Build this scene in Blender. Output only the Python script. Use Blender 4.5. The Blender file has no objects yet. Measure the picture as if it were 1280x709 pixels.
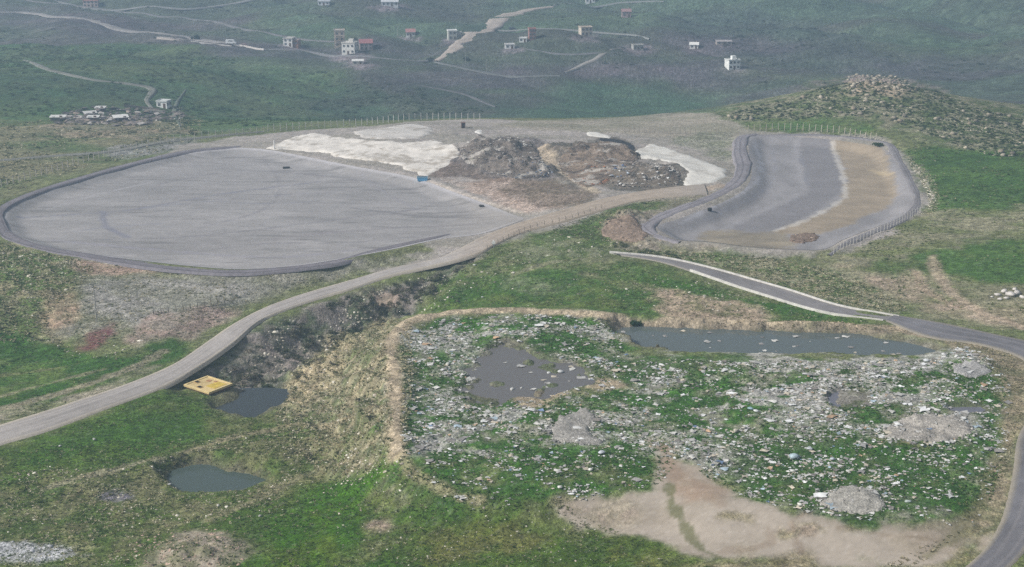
import bpy, math, random, time
import numpy as np
from mathutils import Vector, geometry
T0 = time.time()
rng = np.random.default_rng(7)
random.seed(7)
scene = bpy.context.scene
COL = scene.collection
R = math.radians

# ------------------------------------------------------------------ camera
CAM_Z = 100.0
PITCH = R(17.0)
HFOV = R(40.0)
FPX = 640.0 / math.tan(HFOV / 2)
cam_d = bpy.data.cameras.new('camera')
cam_d.sensor_fit = 'HORIZONTAL'
cam_d.angle = HFOV
cam_d.clip_start = 1.0
cam_d.clip_end = 9000.0
cam = bpy.data.objects.new('camera', cam_d)
COL.objects.link(cam)
cam.location = (0, 0, CAM_Z)
cam.rotation_euler = (math.pi / 2 - PITCH, 0, 0)
scene.camera = cam
CP, SP = math.cos(PITCH), math.sin(PITCH)

def ray(u, v):
    a = (np.asarray(u, float) - 640.0) / FPX
    b = (354.5 - np.asarray(v, float)) / FPX
    return a, CP + b * SP, -SP + b * CP

def gpz(u, v, z=0.0):                       # survey point of the plan at level z
    dx, dy, dz = ray(u, v)
    t = (np.asarray(z, float) - CAM_Z) / dz
    return np.stack([dx * t, dy * t], -1)

# ------------------------------------------------------------------ noise
PERM = rng.random((256, 256))
def vnoise(x, y, s=0):
    x = x + 37.7 * s; y = y + 91.3 * s
    xi = np.floor(x).astype(np.int64); yi = np.floor(y).astype(np.int64)
    fx = x - xi; fy = y - yi
    fx = fx * fx * (3 - 2 * fx); fy = fy * fy * (3 - 2 * fy)
    x0 = xi & 255; x1 = (xi + 1) & 255; y0 = yi & 255; y1 = (yi + 1) & 255
    a = PERM[x0, y0]; b = PERM[x1, y0]; c = PERM[x0, y1]; d = PERM[x1, y1]
    return (a + (b - a) * fx) * (1 - fy) + (c + (d - c) * fx) * fy
def fbm(x, y, scale, octv=4, s=0, gain=0.55):
    f = 1.0 / scale; amp = 1.0; tot = 0; out = 0
    for k in range(octv):
        out = out + amp * vnoise(x * f * 1.0 + y * f * 0.31, y * f - x * f * 0.31, s + k * 3)
        tot += amp; amp *= gain; f *= 2.03
    return out / tot                         # 0..1, mean .5
def sstep(a, b, x):
    t = np.clip((x - a) / (b - a), 0, 1)
    return t * t * (3 - 2 * t)

def sdf(poly, X, Y):                         # >0 inside
    poly = np.asarray(poly, float)
    n = len(poly); d = np.full(X.shape, 1e18); ins = np.zeros(X.shape, bool)
    for i in range(n):
        ax, ay = poly[i]; bx, by = poly[(i + 1) % n]
        ex, ey = bx - ax, by - ay
        wx = X - ax; wy = Y - ay
        t = np.clip((wx * ex + wy * ey) / (ex * ex + ey * ey + 1e-12), 0, 1)
        d = np.minimum(d, (wx - ex * t) ** 2 + (wy - ey * t) ** 2)
        c = ((ay <= Y) & (by > Y)) | ((by <= Y) & (ay > Y))
        if ey != 0:
            ins ^= c & (X < ax + (Y - ay) * ex / ey)
    d = np.sqrt(d)
    return np.where(ins, d, -d)
def sdf_box(poly, X, Y, pad):                # signed distance, evaluated only near the polygon
    poly = np.asarray(poly, float)
    lo = poly.min(0) - pad; hi = poly.max(0) + pad
    out = np.full(X.shape, -1e6)
    m = (X > lo[0]) & (X < hi[0]) & (Y > lo[1]) & (Y < hi[1])
    if m.any():
        out[m] = sdf(poly, X[m], Y[m])
    return out
def ldist(line, X, Y, pad):                  # distance to a polyline and position along it
    line = np.asarray(line, float)
    lo = line.min(0) - pad; hi = line.max(0) + pad
    out = np.full(X.shape, 1e6)
    m = (X > lo[0]) & (X < hi[0]) & (Y > lo[1]) & (Y < hi[1])
    if m.any():
        x, y = X[m], Y[m]; d = np.full(x.shape, 1e18)
        for i in range(len(line) - 1):
            ax, ay = line[i]; bx, by = line[i + 1]; ex, ey = bx - ax, by - ay
            t = np.clip(((x - ax) * ex + (y - ay) * ey) / (ex * ex + ey * ey + 1e-12), 0, 1)
            d = np.minimum(d, (x - ax - ex * t) ** 2 + (y - ay - ey * t) ** 2)
        out[m] = np.sqrt(d)
    return out

def smooth_line(P, n=6, closed=False):       # Catmull-Rom
    P = [np.asarray(p, float) for p in P]
    m = len(P); out = []
    rngi = range(m if closed else m - 1)
    for i in rngi:
        if closed:
            p0, p1, p2, p3 = P[(i - 1) % m], P[i], P[(i + 1) % m], P[(i + 2) % m]
        else:
            p1, p2 = P[i], P[i + 1]
            p0 = P[i - 1] if i > 0 else 2 * p1 - p2
            p3 = P[i + 2] if i + 2 < m else 2 * p2 - p1
        for k in range(n):
            t = k / n
            out.append(0.5 * (2 * p1 + (p2 - p0) * t + (2 * p0 - 5 * p1 + 4 * p2 - p3) * t * t + (3 * p1 - p0 - 3 * p2 + p3) * t ** 3))
    if not closed:
        out.append(P[-1])
    return np.array(out)
def resample(L, step):
    seg = np.sqrt((np.diff(L, axis=0) ** 2).sum(1)); s = np.concatenate([[0], np.cumsum(seg)])
    n = max(2, int(s[-1] / step) + 1); q = np.linspace(0, s[-1], n)
    return np.stack([np.interp(q, s, L[:, k]) for k in range(L.shape[1])], -1)

# ------------------------------------------------------------------ terrain grid
def axis(parts):
    out = [parts[0][0]]
    for a, b, st in parts:
        n = max(1, int(round((b - a) / st)))
        out.extend(list(np.linspace(a, b, n + 1)[1:]))
    return np.array(out)
GX = axis([(-2600, -1200, 60), (-1200, -520, 14), (-520, -230, 3.2), (-230, -100, 0.95), (-100, 100, 0.55), (100, 230, 0.95), (230, 520, 3.2), (520, 1200, 14), (1200, 2600, 60)])
GY = axis([(-500, 100, 40), (100, 165, 3), (165, 300, 0.5), (300, 400, 0.7), (400, 580, 1.0), (580, 1150, 2.6), (1150, 1600, 8), (1600, 4200, 50)])
XX, YY = np.meshgrid(GX, GY)                 # [iy, ix]

CTRL = [(0,709,-5),(150,700,-5),(300,690,-5),(450,690,-4),(600,700,-3),(750,700,-2),(900,700,-1.2),(1100,709,-1),(1280,709,-1),
 (0,620,-5.5),(130,620,-6.5),(270,600,-7.2),(380,640,-5.5),(100,560,-5),(200,530,-5.8),(310,505,-6.6),(240,482,-5),
 (0,540,-5),(100,505,-4.5),(200,470,-4),(290,415,-3),(340,385,-2.2),(430,357,-1.2),(540,325,0),(600,308,.5),(700,270,1.5),(800,243,2),(880,235,2),
 (330,470,-7.6),(360,430,-7.6),(420,400,-6.4),(480,370,-4.4),(60,460,-5),(0,490,-5),(120,430,-3.5),(200,400,-2),(250,370,-1.5),(150,345,-.5),(40,400,-1.5),(30,340,2.2),(90,345,1.6),
 (0,262,0),(100,222,0),(290,184,0),(300,337,0),(100,315,0),(450,322,0),(300,260,0),(550,240,.5),
 (430,160,0),(520,151,0),(600,148,0),(700,152,.5),(800,155,1),(850,150,1),(650,200,1.5),(800,210,1.5),
 (1000,172,1),(1000,250,1),(1140,250,1),(1000,315,.5),(830,290,1),(650,340,-.5),(800,360,-.5),(760,320,.3),(900,380,-.5),(1000,400,-.5),(1120,400,0),(1280,440,0),(1280,340,1.5),(1200,300,2),(1200,250,2.6),
 (560,450,-1),(600,600,-1.5),(750,550,-.5),(900,500,0),(1100,500,0),(1250,550,0),(1000,620,-.5),(800,650,-1.3),(560,640,-3),
 (1085,101,13),(1180,125,8),(1280,150,4),(980,125,6),(900,140,3),(1100,190,2),(1200,200,2.5),(1280,220,2.5),(1280,180,3.5),
 (150,148,-2),(100,120,-3),(200,90,-4),(20,180,-1),(330,150,-4)]
pts = [tuple(gpz(u, v, z)) + (z,) for u, v, z in CTRL]
pts += [(144,640,-12),(250,640,-10),(100,640,-14),(380,560,0),(380,640,-8),(300,450,2),(300,300,1),(-50,640,-19),(0,660,-20),(50,650,-20),(-120,640,-14),(-160,580,-7),
 (0,770,-14),(-200,760,-7),(200,770,-12),(400,770,-9),(-420,760,-4),(0,900,-7),(-300,900,-4),(300,900,-6),(0,1100,2),(-450,1100,3),(450,1100,4),
 (0,1500,26),(-600,1500,24),(600,1500,30),(0,2200,70),(-900,2200,70),(900,2200,70),(-300,450,0),(-300,300,-3),(-250,180,-6),(250,180,0),(0,100,-6),(-700,600,0),(700,600,0),(-700,100,0),(700,100,0)]
pts = np.array(pts)
def tps_fit(P, smooth=4.0):
    S = 100.0
    xy = P[:, :2] / S; n = len(P)
    d = np.sqrt(((xy[:, None] - xy[None]) ** 2).sum(-1)) + 1e-9
    K = d ** 2 * np.log(d) + np.eye(n) * smooth * 0.004
    A = np.zeros((n + 3, n + 3)); A[:n, :n] = K
    A[:n, n] = 1; A[:n, n + 1:] = xy; A[n, :n] = 1; A[n + 1:, :n] = xy.T
    w = np.linalg.solve(A, np.concatenate([P[:, 2], [0, 0, 0]]))
    def f(X, Y):
        X = X / S; Y = Y / S
        o = w[n] + w[n + 1] * X + w[n + 2] * Y
        for i in range(n):
            r2 = (X - xy[i, 0]) ** 2 + (Y - xy[i, 1]) ** 2 + 1e-12
            o = o + w[i] * 0.5 * r2 * np.log(r2)
        return o
    return f
tps = tps_fit(pts)
CX = np.unique(np.clip(np.concatenate([np.arange(-2600, -800, 120.), np.arange(-800, 801, 8.), np.arange(800, 2601, 120.)]), -800, 800))
CY = np.unique(np.concatenate([np.arange(-500, 100, 60.), np.arange(100, 1200, 6.), np.arange(1200, 2300, 40.), [2300.]]))
cx, cy = np.meshgrid(CX, CY)
CZ = tps(cx, np.maximum(cy, 60.0))
def bil(ax, ay, Z, X, Y):
    X = np.clip(X, ax[0], ax[-1] - 1e-6); Y = np.clip(Y, ay[0], ay[-1] - 1e-6)
    i = np.clip(np.searchsorted(ax, X, 'right') - 1, 0, len(ax) - 2); j = np.clip(np.searchsorted(ay, Y, 'right') - 1, 0, len(ay) - 2)
    fx = (X - ax[i]) / (ax[i + 1] - ax[i]); fy = (Y - ay[j]) / (ay[j + 1] - ay[j])
    return (Z[j, i] * (1 - fx) + Z[j, i + 1] * fx) * (1 - fy) + (Z[j + 1, i] * (1 - fx) + Z[j + 1, i + 1] * fx) * fy
ZZ = bil(CX, CY, CZ, XX, YY)
ZZ = ZZ + np.clip(YY - 2300, 0, 1e9) * 0.01

# dump platform
def P(pl, z): return gpz([p[0] for p in pl], [p[1] for p in pl], z)
PLAT = P([(486,430),(497,412),(520,401),(600,391),(760,396),(900,410),(1150,414),(1250,448),(1266,520),(1255,600),(1215,650),(1000,640),(900,620),(840,600),(760,600),(640,600),(560,590),(497,565),(490,500)], 1.5)
dp = sdf_box(PLAT, XX, YY, 60)
w = sstep(-13, 0, dp + (fbm(XX, YY, 14, 3, 5) - .5) * 5)
ZZ = ZZ * (1 - w) + np.maximum(ZZ, 1.5) * w
BERM = smooth_line(P([(1190,414),(1100,409),(900,402),(760,394),(700,390),(620,387),(560,390),(520,398),(497,412),(488,432),(492,460),(496,500),(495,540),(498,568)], 2.2), 5)
bd = ldist(BERM, XX, YY, 14)
ZZ = ZZ + 1.25 * np.exp(-(bd / (3.0 + 2.5 * fbm(XX, YY, 9, 3, 52))) ** 2) * (.6 + .8 * fbm(XX, YY, 12, 3, 53))
rough = np.zeros_like(ZZ)                    # local ruggedness, metres
# heaps of refuse and rubble: px centre, level, radii m, height m
HEAPS = [(612,200,1.5,11,10,2.6),(640,190,1.5,9,8,2.4),(655,212,1.5,8,9,2.8),(630,212,1.5,8,7,2.2),(725,195,1.5,11,12,2.2),(750,212,1.5,10,10,2.0),(600,190,1.4,8,8,2.0),(680,216,1.5,6,7,2.2),(700,190,1.5,13,10,2.2),(800,222,1.5,13,9,3.0),(775,200,1.5,11,9,2.5),(590,190,1.0,13,9,1.8),
         (470,178,.3,30,26,1.8),(850,212,1.5,17,16,2.0),
         (1178,532,1.7,10,10,.9),(1065,622,1.6,8,6,.6),(925,470,1.6,14,9,.8),(690,530,1.6,9,6,.6),(880,570,1.6,7,4,.8),(1220,455,1.6,6,6,.8),(560,545,1.6,6,5,.7),(640,418,1.6,20,12,.5),
         (775,278,1.2,9,10,2.2),(810,300,1.0,12,7,1.2),
         (410,445,-4,9,11,2.0),(250,690,-5,7,5,1.2),(300,570,-6,14,5,.8),(200,585,-6.5,14,4,.8),(470,375,-3,8,5,1.6),(540,365,-1.5,9,6,1.3),(330,470,-7,9,7,1.4),(130,610,-6,12,4,.6)]
for (u, v, z, rx, ry, h) in HEAPS:
    c = gpz(u, v, z)
    q = ((XX - c[0]) / rx) ** 2 + ((YY - c[1]) / ry) ** 2
    m = q < 4
    b = np.exp(-q[m] * 1.3) - math.exp(-5.2)
    n = fbm(XX[m], YY[m], max(1.6, rx * .3), 4, int(u) % 50, .7)
    ZZ[m] += h * b * (0.1 + 1.8 * n) if rx < 16.5 else h * b * (.8 + .3 * n)
    rough[m] = np.maximum(rough[m], np.minimum(.5, h * .18) * sstep(0.02, .5, b))
# ponds: outline and water level
PONDS = {
 'long': ([(768,413),(800,409),(900,411),(1000,415),(1080,418),(1130,426),(1172,438),(1150,446),(1080,448),(1000,446),(900,445),(800,441),(783,428)], 0.1),
 'murky': ([(590,470),(583,500),(610,508),(650,498),(700,492),(725,482),(742,470),(720,456),(680,447),(645,430),(618,432),(600,450)], 1.15),
 'lower': ([(213,602),(217,588),(240,581),(264,582),(287,589),(330,599),(322,609),(290,618),(230,618)], -7.9),
 'upper': ([(264,514),(276,497),(300,490),(356,491),(356,500),(342,513),(322,523),(297,523)], -7.3),
 'small': ([(1036,497),(1058,488),(1085,495),(1080,508),(1050,510)], 1.55),
 'tiny': ([(1187,510),(1225,508),(1234,516),(1200,520)], 1.25)}
PW = {}
for k, (pl, lv) in PONDS.items():
    poly = smooth_line(P(pl, lv), 4, True); PW[k] = (poly, lv)
    d = sdf_box(poly, XX, YY, 26)
    d = d + (fbm(XX, YY, 5, 4, 9) - .5) * {'murky': 8.0, 'small': 2.0, 'tiny': 2.0}.get(k, 4.0)
    near = d > -20
    bank = lv + 0.12 + np.clip(-d, 0, 30) * 0.34
    shal = (np.maximum(0, fbm(XX, YY, 3.4, 3, 48) - .52) * 3.2 * sstep(9, 2, d) if k == 'murky' else 0)
    Zp = np.where(d > 0, lv - 0.1 - np.minimum(d * .2, 1.0 if k != 'murky' else .22) + shal, np.maximum(ZZ, np.minimum(bank, lv + 0.5 + 0 * d)))
    # cut banks down towards the shore
    Zp = np.where((d <= 0), np.minimum(Zp, np.maximum(lv + .12 + (-d) * 0.9, Zp * sstep(0, 8, -d) + (lv + .12) * (1 - sstep(0, 8, -d)))), Zp)
    ZZ = np.where(near, Zp, ZZ)
# ---- ray marching on a height array
def gp(u, v, Z=None):
    Z = ZZ if Z is None else Z
    u = np.atleast_1d(np.asarray(u, float)); v = np.atleast_1d(np.asarray(v, float))
    dx, dy, dz = ray(u, v)
    t = np.full(u.shape, 150.0); done = np.zeros(u.shape, bool); tp = t.copy()
    for k in range(4000):
        x = dx * t; y = dy * t; z = CAM_Z + dz * t
        hit = z <= bil(GX, GY, Z, x, y)
        done |= hit
        if done.all() or t.min() > 5000: break
        tp = np.where(done, tp, t); t = np.where(done, t, t * 1.0025 + .0)
    lo, hi = tp, t
    for k in range(18):
        m = (lo + hi) / 2
        hit = CAM_Z + dz * m <= bil(GX, GY, Z, dx * m, dy * m)
        hi = np.where(hit, m, hi); lo = np.where(hit, lo, m)
    return np.stack([dx * hi, dy * hi], -1)
def G(pl): return gp([p[0] for p in pl], [p[1] for p in pl])
def hz(x, y): return bil(GX, GY, ZZ, np.asarray(x, float), np.asarray(y, float))

# ------------------------------------------------------------------ roads: two edges each, levelled into the ground
ROADS = {
 'gravel_road': ([(-420,690),(-240,622),(-60,556),(0,533),(50,517),(101,500),(160,479),(217,455),(255,429),(291,402),(332,381),(380,364),(430,350),(490,334),(545,322),(575,309),(600,297),(640,282),(700,264),(750,250),(800,240),(845,234),(880,231)],
                 [(-420,722),(-240,650),(-60,582),(0,557),(58,540),(130,513),(203,486),(250,462),(291,435),(320,409),(345,396),(385,383),(430,368),(490,349),(560,330),(598,318),(622,305),(655,291),(705,278),(760,261),(805,250),(850,246),(884,243)], 0.25),
 'channel_road': ([(762,316),(830,323),(900,339),(980,363),(1050,382),(1124,397)], [(775,319),(825,328),(875,344),(950,370),(1030,390),(1112,403)], 0.2),
 'asphalt_road': ([(1118,396),(1180,406),(1240,419),(1298,436),(1335,468),(1347,500),(1338,540),(1326,590),(1310,640),(1285,685),(1255,720),(1225,750)],
                  [(1108,403),(1160,412),(1220,428),(1275,446),(1296,470),(1298,500),(1284,525),(1273,550),(1268,590),(1256,640),(1234,680),(1208,712),(1175,745)], 0.2)}
RL = {}
for k, (a, b, lift) in ROADS.items():
    A = resample(smooth_line(G(a), 6), 1.5); B = resample(smooth_line(G(b), 6), 1.5)
    n = max(len(A), len(B)); q = np.linspace(0, 1, n)
    A = np.stack([np.interp(q, np.linspace(0, 1, len(A)), A[:, i]) for i in (0, 1)], -1)
    B = np.stack([np.interp(q, np.linspace(0, 1, len(B)), B[:, i]) for i in (0, 1)], -1)
    M = (A + B) / 2; z = hz(M[:, 0], M[:, 1])
    kw = 15; zp = np.pad(z, kw, mode='edge'); z = np.convolve(zp, np.ones(2 * kw + 1) / (2 * kw + 1), 'valid')
    RL[k] = [A, B, z, lift]
    hw = np.sqrt(((A - B) ** 2).sum(1)).mean() / 2
    d = ldist(M, XX, YY, hw + 14)
    near = np.where(d < hw + 10)
    xs, ys = XX[near], YY[near]
    zi = np.empty(len(xs))
    for s in range(0, len(xs), 20000):
        dd = (xs[s:s + 20000, None] - M[None, ::2, 0]) ** 2 + (ys[s:s + 20000, None] - M[None, ::2, 1]) ** 2
        ii = dd.argmin(1); zi[s:s + 20000] = z[::2][ii]
    w = 1 - sstep(hw + 1.0, hw + 9, d[near])
    ZZ[near] = ZZ[near] * (1 - w) + zi * w
# ------------------------------------------------------------------ lined basins
BASIN_L = [(1,275),(4,262),(20,252),(50,240),(100,224),(150,210),(200,198),(240,191),(290,186),(335,187),(400,198),(455,209),(500,217),(530,225),(565,238),(605,251),(642,264),(655,269),(635,278),(605,289),(575,294),(548,297),(500,309),(450,321),(410,328),(360,335),(300,339),(240,336),(180,329),(120,320),(70,312),(25,299),(6,288)]
BASIN_R = [(941,171),(990,171),(1040,172),(1080,176),(1108,183),(1122,205),(1133,225),(1142,247),(1136,262),(1115,275),(1085,287),(1053,301),(1030,314),(990,315),(940,312),(884,304),(850,299),(832,292),(822,281),(848,273),(872,263),(903,251),(931,235),(940,215),(936,192)]
BW = {}
for k, pl, dep in (('left', BASIN_L, 1.6), ('right', BASIN_R, 2.2)):
    poly = resample(np.concatenate([smooth_line(G(pl), 5, True)] * 1), 1.2); BW[k] = poly
    d = sdf_box(poly, XX, YY, 20)
    zr = 0.2 if k == 'left' else 1.0
    w = sstep(-9, -1, d)
    rim = ZZ * (1 - w) + zr * w
    if k == 'left':                           # the eastern end runs out level with the road
        ex = sstep(10, -25, XX)
    else:
        ex = 1.0
    ZZ = np.where(d > -12, rim - dep * ex * sstep(0, 6.5, d) + .5 * ex * np.exp(-((d + 2.2) / 1.8) ** 2), ZZ)
basin_d = {k: sdf_box(BW[k], XX, YY, 12) for k in BW}
print('terrain', time.time() - T0)

pc = gpz(260, 483, -6.1)
qd = np.sqrt((XX - pc[0]) ** 2 + (YY - pc[1]) ** 2)
wq = 1 - sstep(5.0, 10.5, qd)
ZZ = ZZ * (1 - wq) - 6.1 * wq
# fine relief
quiet = np.zeros_like(ZZ)
for k in RL:
    A, B, z, l = RL[k]; M = (A + B) / 2; hw = np.sqrt(((A - B) ** 2).sum(1)).mean() / 2
    quiet = np.maximum(quiet, 1 - sstep(hw + .5, hw + 4, ldist(M, XX, YY, hw + 10)))
for k in BW:
    quiet = np.maximum(quiet, sstep(-4, -1, basin_d[k]))
quiet = np.maximum(quiet, 1 - sstep(5.5, 8, qd))
pondm = np.zeros_like(ZZ)
for k, (poly, lv) in PW.items():
    pondm = np.maximum(pondm, sstep(-2, 0, sdf_box(poly, XX, YY, 6)))
zone = lambda pl, sf: sstep(-sf, sf, sdf_box(smooth_line(G(pl), 3, True), XX, YY, sf + 2))
bank = zone([(350,505),(400,440),(440,410),(480,405),(492,440),(492,560),(440,590),(380,585)], 5)
dumpz = zone([(510,570),(510,440),(620,396),(760,402),(800,447),(1170,450),(1250,470),(1240,600),(1100,640),(900,600),(840,590),(600,620)], 5)
ravz = zone([(230,472),(335,408),(450,368),(590,322),(520,385),(430,420),(355,490),(245,478)], 4)
forez = zone([(-60,720),(-60,590),(180,570),(300,540),(420,540),(460,600),(320,660),(250,720)], 6)
moundz = zone([(-60,310),(20,308),(110,330),(60,400),(100,445),(-60,425)], 4)
gul = (fbm(XX * .82 + YY * .57, (-XX * .57 + YY * .82) / 5.0, 2.6, 3, 44, .6) - .5)
ZZ = ZZ + bank * gul * 3.4 + moundz * gul * 1.8 - 2.0 * ravz * sstep(.35, .65, fbm(XX, YY, 11, 3, 46))
slope_rough = .30 + rough * 1.5 + .55 * dumpz + 1.4 * ravz + .5 * forez + .35 * bank + .5 * moundz
smz = np.maximum(zone([(336,187),(400,166),(440,164),(526,155),(545,175),(574,191),(530,222),(430,199)], 3), zone([(796,187),(815,180),(895,207),(910,214),(885,232),(852,229),(846,206)], 3))
slope_rough = slope_rough * (1 - .8 * smz)
slope_rough = slope_rough * (1 - .88 * zone([(700,650),(700,627),(790,616),(835,560),(862,590),(965,642),(1220,658),(1190,700),(980,704),(860,690)], 4))
det = (fbm(XX, YY, 9, 4, 21) - .5) * 1.0 + (fbm(XX, YY, 2.4, 3, 33) - .5) * .55 + (rng.random(ZZ.shape) - .5) * .12 * (YY < 420)
far = sstep(560, 900, YY)
big = ((fbm(XX, YY, 60, 4, 41) - .5) * 8 + (np.abs(fbm(XX * .9 + YY * .4, YY / 1.6, 130, 3, 43) - .5) - .12) * 30) * far * sstep(590, 760, YY) * 1.5
ZZ = ZZ + det * slope_rough * (1 + rough * 4) * (1 - quiet) * (1 - pondm) + big
# ------------------------------------------------------------------ colour of the ground
def lin(c):
    c = np.asarray(c, float) / 255.0
    return np.where(c <= .04045, c / 12.92, ((c + .055) / 1.055) ** 2.4)
# outline in survey px, colour a, colour b, patch size m, share of b, opacity, edge softness m, edge raggedness m
REG = []
CALM = {}
def reg(pl, a, b=None, scale=8, bias=.5, op=1.0, soft=2.5, rag=8, stretch=1.0, calm=0.0):
    CALM[len(REG)] = calm; REG.append((pl, a, b or a, scale, bias, op, soft, rag, stretch))
def blob(u, v, ru, rv, *a, **k): reg([(u + ru * math.cos(t), v + rv * math.sin(t)) for t in np.linspace(0, 2 * math.pi, 14)[:-1]], *a, **k)
# far country
reg([(-900,-60),(2100,-60),(2100,152),(900,152),(600,146),(330,160),(0,175),(-900,190)], (92,116,92), (92,98,84), 70, .5, 1, 12, 20, 3)
reg([(-200,-40),(260,-40),(330,60),(150,75),(-200,45)], (96,104,88), (108,100,94), 40, .5, .7, 14, 20, 3)
reg([(180,55),(330,75),(620,98),(600,145),(330,158),(60,150),(-200,140),(-200,60)], (74,108,66), (92,112,74), 26, .5, .95, 8, 16)
reg([(-200,85),(130,95),(180,125),(-200,140)], (66,98,68), (84,104,72), 16, .5, .7, 8, 14)
reg([(240,62),(400,60),(600,70),(720,100),(700,125),(640,143),(560,138),(460,100),(330,78)], (100,96,97), (88,100,84), 40, .5, .8, 10, 16, 3)
reg([(430,100),(520,95),(640,125),(640,147),(500,150),(400,140)], (72,98,78), (88,94,84), 25, .5, .7, 9, 12)
reg([(650,118),(780,92),(880,118),(900,132),(800,146),(660,147)], (70,104,76), (84,108,84), 30, .4, .8, 16, 26)
reg([(620,55),(760,60),(900,75),(1080,90),(1000,118),(900,118),(800,90),(700,84)], (92,106,88), (100,98,97), 40, .5, .7, 12, 16, 3)
reg([(850,20),(1000,30),(1130,85),(1080,98),(960,80),(850,50)], (84,94,92), (74,88,80), 14, .5, .6, 10, 16)
reg([(1050,78),(1400,60),(1400,120),(1150,118)], (96,98,96), (88,104,92), 40, .5, .7, 12, 16, 3)
for u_, v_, ru_, rv_ in ((916,89,20,4),(797,62,18,6),(440,72,26,7),(365,60,16,4),(455,84,18,4),(513,49,12,3),(640,63,14,4),(732,47,14,4),(868,63,12,3),(905,58,18,3),(487,9,24,4),(565,53,14,4)): blob(u_, v_, ru_, rv_, (158,150,142), (120,114,106), 5, .5, .75, soft=4, rag=6)
for u_, v_, ru_, rv_, q_ in ((100,30,90,10,0),(420,30,120,12,1),(700,25,90,10,1),(560,100,90,9,0),(900,60,90,10,0),(1000,95,90,8,1),(1180,60,110,12,1),(330,85,80,10,1),(250,110,80,10,1),(760,90,70,8,0)): blob(u_, v_, ru_, rv_, ((96,90,92),(84,112,78))[q_], ((112,104,100),(100,120,88))[q_], 22, .5, .55, soft=14, rag=26, stretch=3)
# left country between the fields and the basin
reg([(-200,150),(60,150),(230,146),(250,160),(230,182),(120,208),(0,240),(-200,300)], (124,120,92), (84,104,66), 16, .45, 1, 5, 10, 3)
blob(150,160,90,14, (146,132,112), (120,118,96), 9, .5, .9)
reg([(140,185),(200,175),(240,172),(230,184),(160,200)], (150,146,146), (130,130,120), 6, .5, .8)
# right country
reg([(900,140),(1000,112),(1085,98),(1180,116),(1400,150),(1400,420),(1280,400),(1160,340),(1140,180),(1000,165)], (78,104,56), (104,112,74), 14, .4, 1, 4, 8)
reg([(900,135),(1000,112),(1085,96),(1180,116),(1400,150),(1400,215),(1250,195),(1100,160),(1000,150),(930,152)], (92,102,70), (140,134,112), 5, .5, .85, 6, 10)
reg([(1060,98),(1085,96),(1130,104),(1140,114),(1090,112),(1062,106)], (178,160,138), (130,120,98), 4, .4, .9, 2, 5)
reg([(1140,190),(1400,205),(1400,285),(1280,272),(1160,265)], (66,96,46), (80,108,54), 12, .5, .9, 5, 9)
reg([(1060,300),(1150,265),(1400,275),(1400,440),(1280,400),(1200,405),(1120,375),(1020,330)], (138,134,108), (112,118,80), 7, .5, 1, 4, 9, 2)
reg([(1150,330),(1180,308),(1400,302),(1400,372),(1280,362),(1200,350)], (72,104,48), (92,112,60), 8, .4, .95, 3, 7)
reg([(1080,330),(1120,322),(1160,335),(1150,350),(1100,345)], (80,106,56), (100,112,70), 6, .5, .8, 3, 6)
reg([(1050,332),(1100,345),(1150,340),(1165,365),(1200,378),(1400,392),(1400,425),(1250,412),(1170,388),(1110,365)], (170,152,134), (148,138,114), 6, .5, .9, 3, 6)
reg([(1120,190),(1150,210),(1172,250),(1158,262),(1140,258),(1125,220)], (152,150,136), (110,116,88), 2.5, .5, .95, 2, 3)
# middle ground
reg([(200,196),(345,166),(440,160),(520,152),(600,149),(720,153),(830,143),(905,150),(935,164),(1000,166),(1060,169),(1112,180),(1140,215),(1154,250),(1130,282),(1065,312),(960,322),(870,312),(800,302),(760,282),(700,284),(640,304),(560,332),(450,332),(528,300)], (166,158,152), (150,144,134), 9, .5, 1, 1.5, 4, 3, .5)
reg([(640,152),(830,142),(905,150),(930,165),(900,180),(830,172),(760,166),(640,160)], (158,150,136), (140,136,118), 9, .5, .9, 3, 5, 3, .5)
reg([(830,180),(870,188),(915,205),(915,172),(880,165)], (148,146,130), (128,130,108), 6, .5, .9)
reg([(756,300),(752,272),(800,252),(905,240),(830,270),(800,285),(835,303),(900,308),(860,325),(800,318)], (160,148,134), (128,124,100), 6, .5, .9, 3, 5)
blob(780,284,26,14, (148,118,100), (132,116,100), 4, .5, .8)
reg([(690,290),(740,268),(800,252),(840,252),(780,268),(750,285),(752,302),(700,300)], (84,106,60), (112,116,80), 5, .4, .9)
# heaps
reg([(535,216),(560,205),(600,195),(650,205),(690,222),(700,235),(640,232),(560,222)], (118,104,96), (140,128,118), 5, .4, .95)
reg([(560,228),(600,222),(660,224),(700,240),(735,240),(690,262),(650,264),(600,246)], (176,158,146), (146,126,112), 5, .4, .95)
reg([(640,225),(700,228),(745,240),(700,256),(650,250)], (130,116,104), (116,104,88), 5, .5, .85)
reg([(555,190),(590,175),(640,172),(690,178),(700,205),(695,225),(640,222),(590,210)], (128,120,116), (96,90,88), 3, .45, .95)
reg([(690,180),(760,174),(800,188),(800,205),(850,205),(858,232),(780,236),(720,232),(690,210)], (124,114,104), (96,92,84), 4, .5, .95)
blob(743,220,18,11, (172,118,90), (140,110,86), 3, .4, .9)
blob(680,195,16,9, (172,158,136), (150,140,118), 4, .5, .8)
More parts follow.
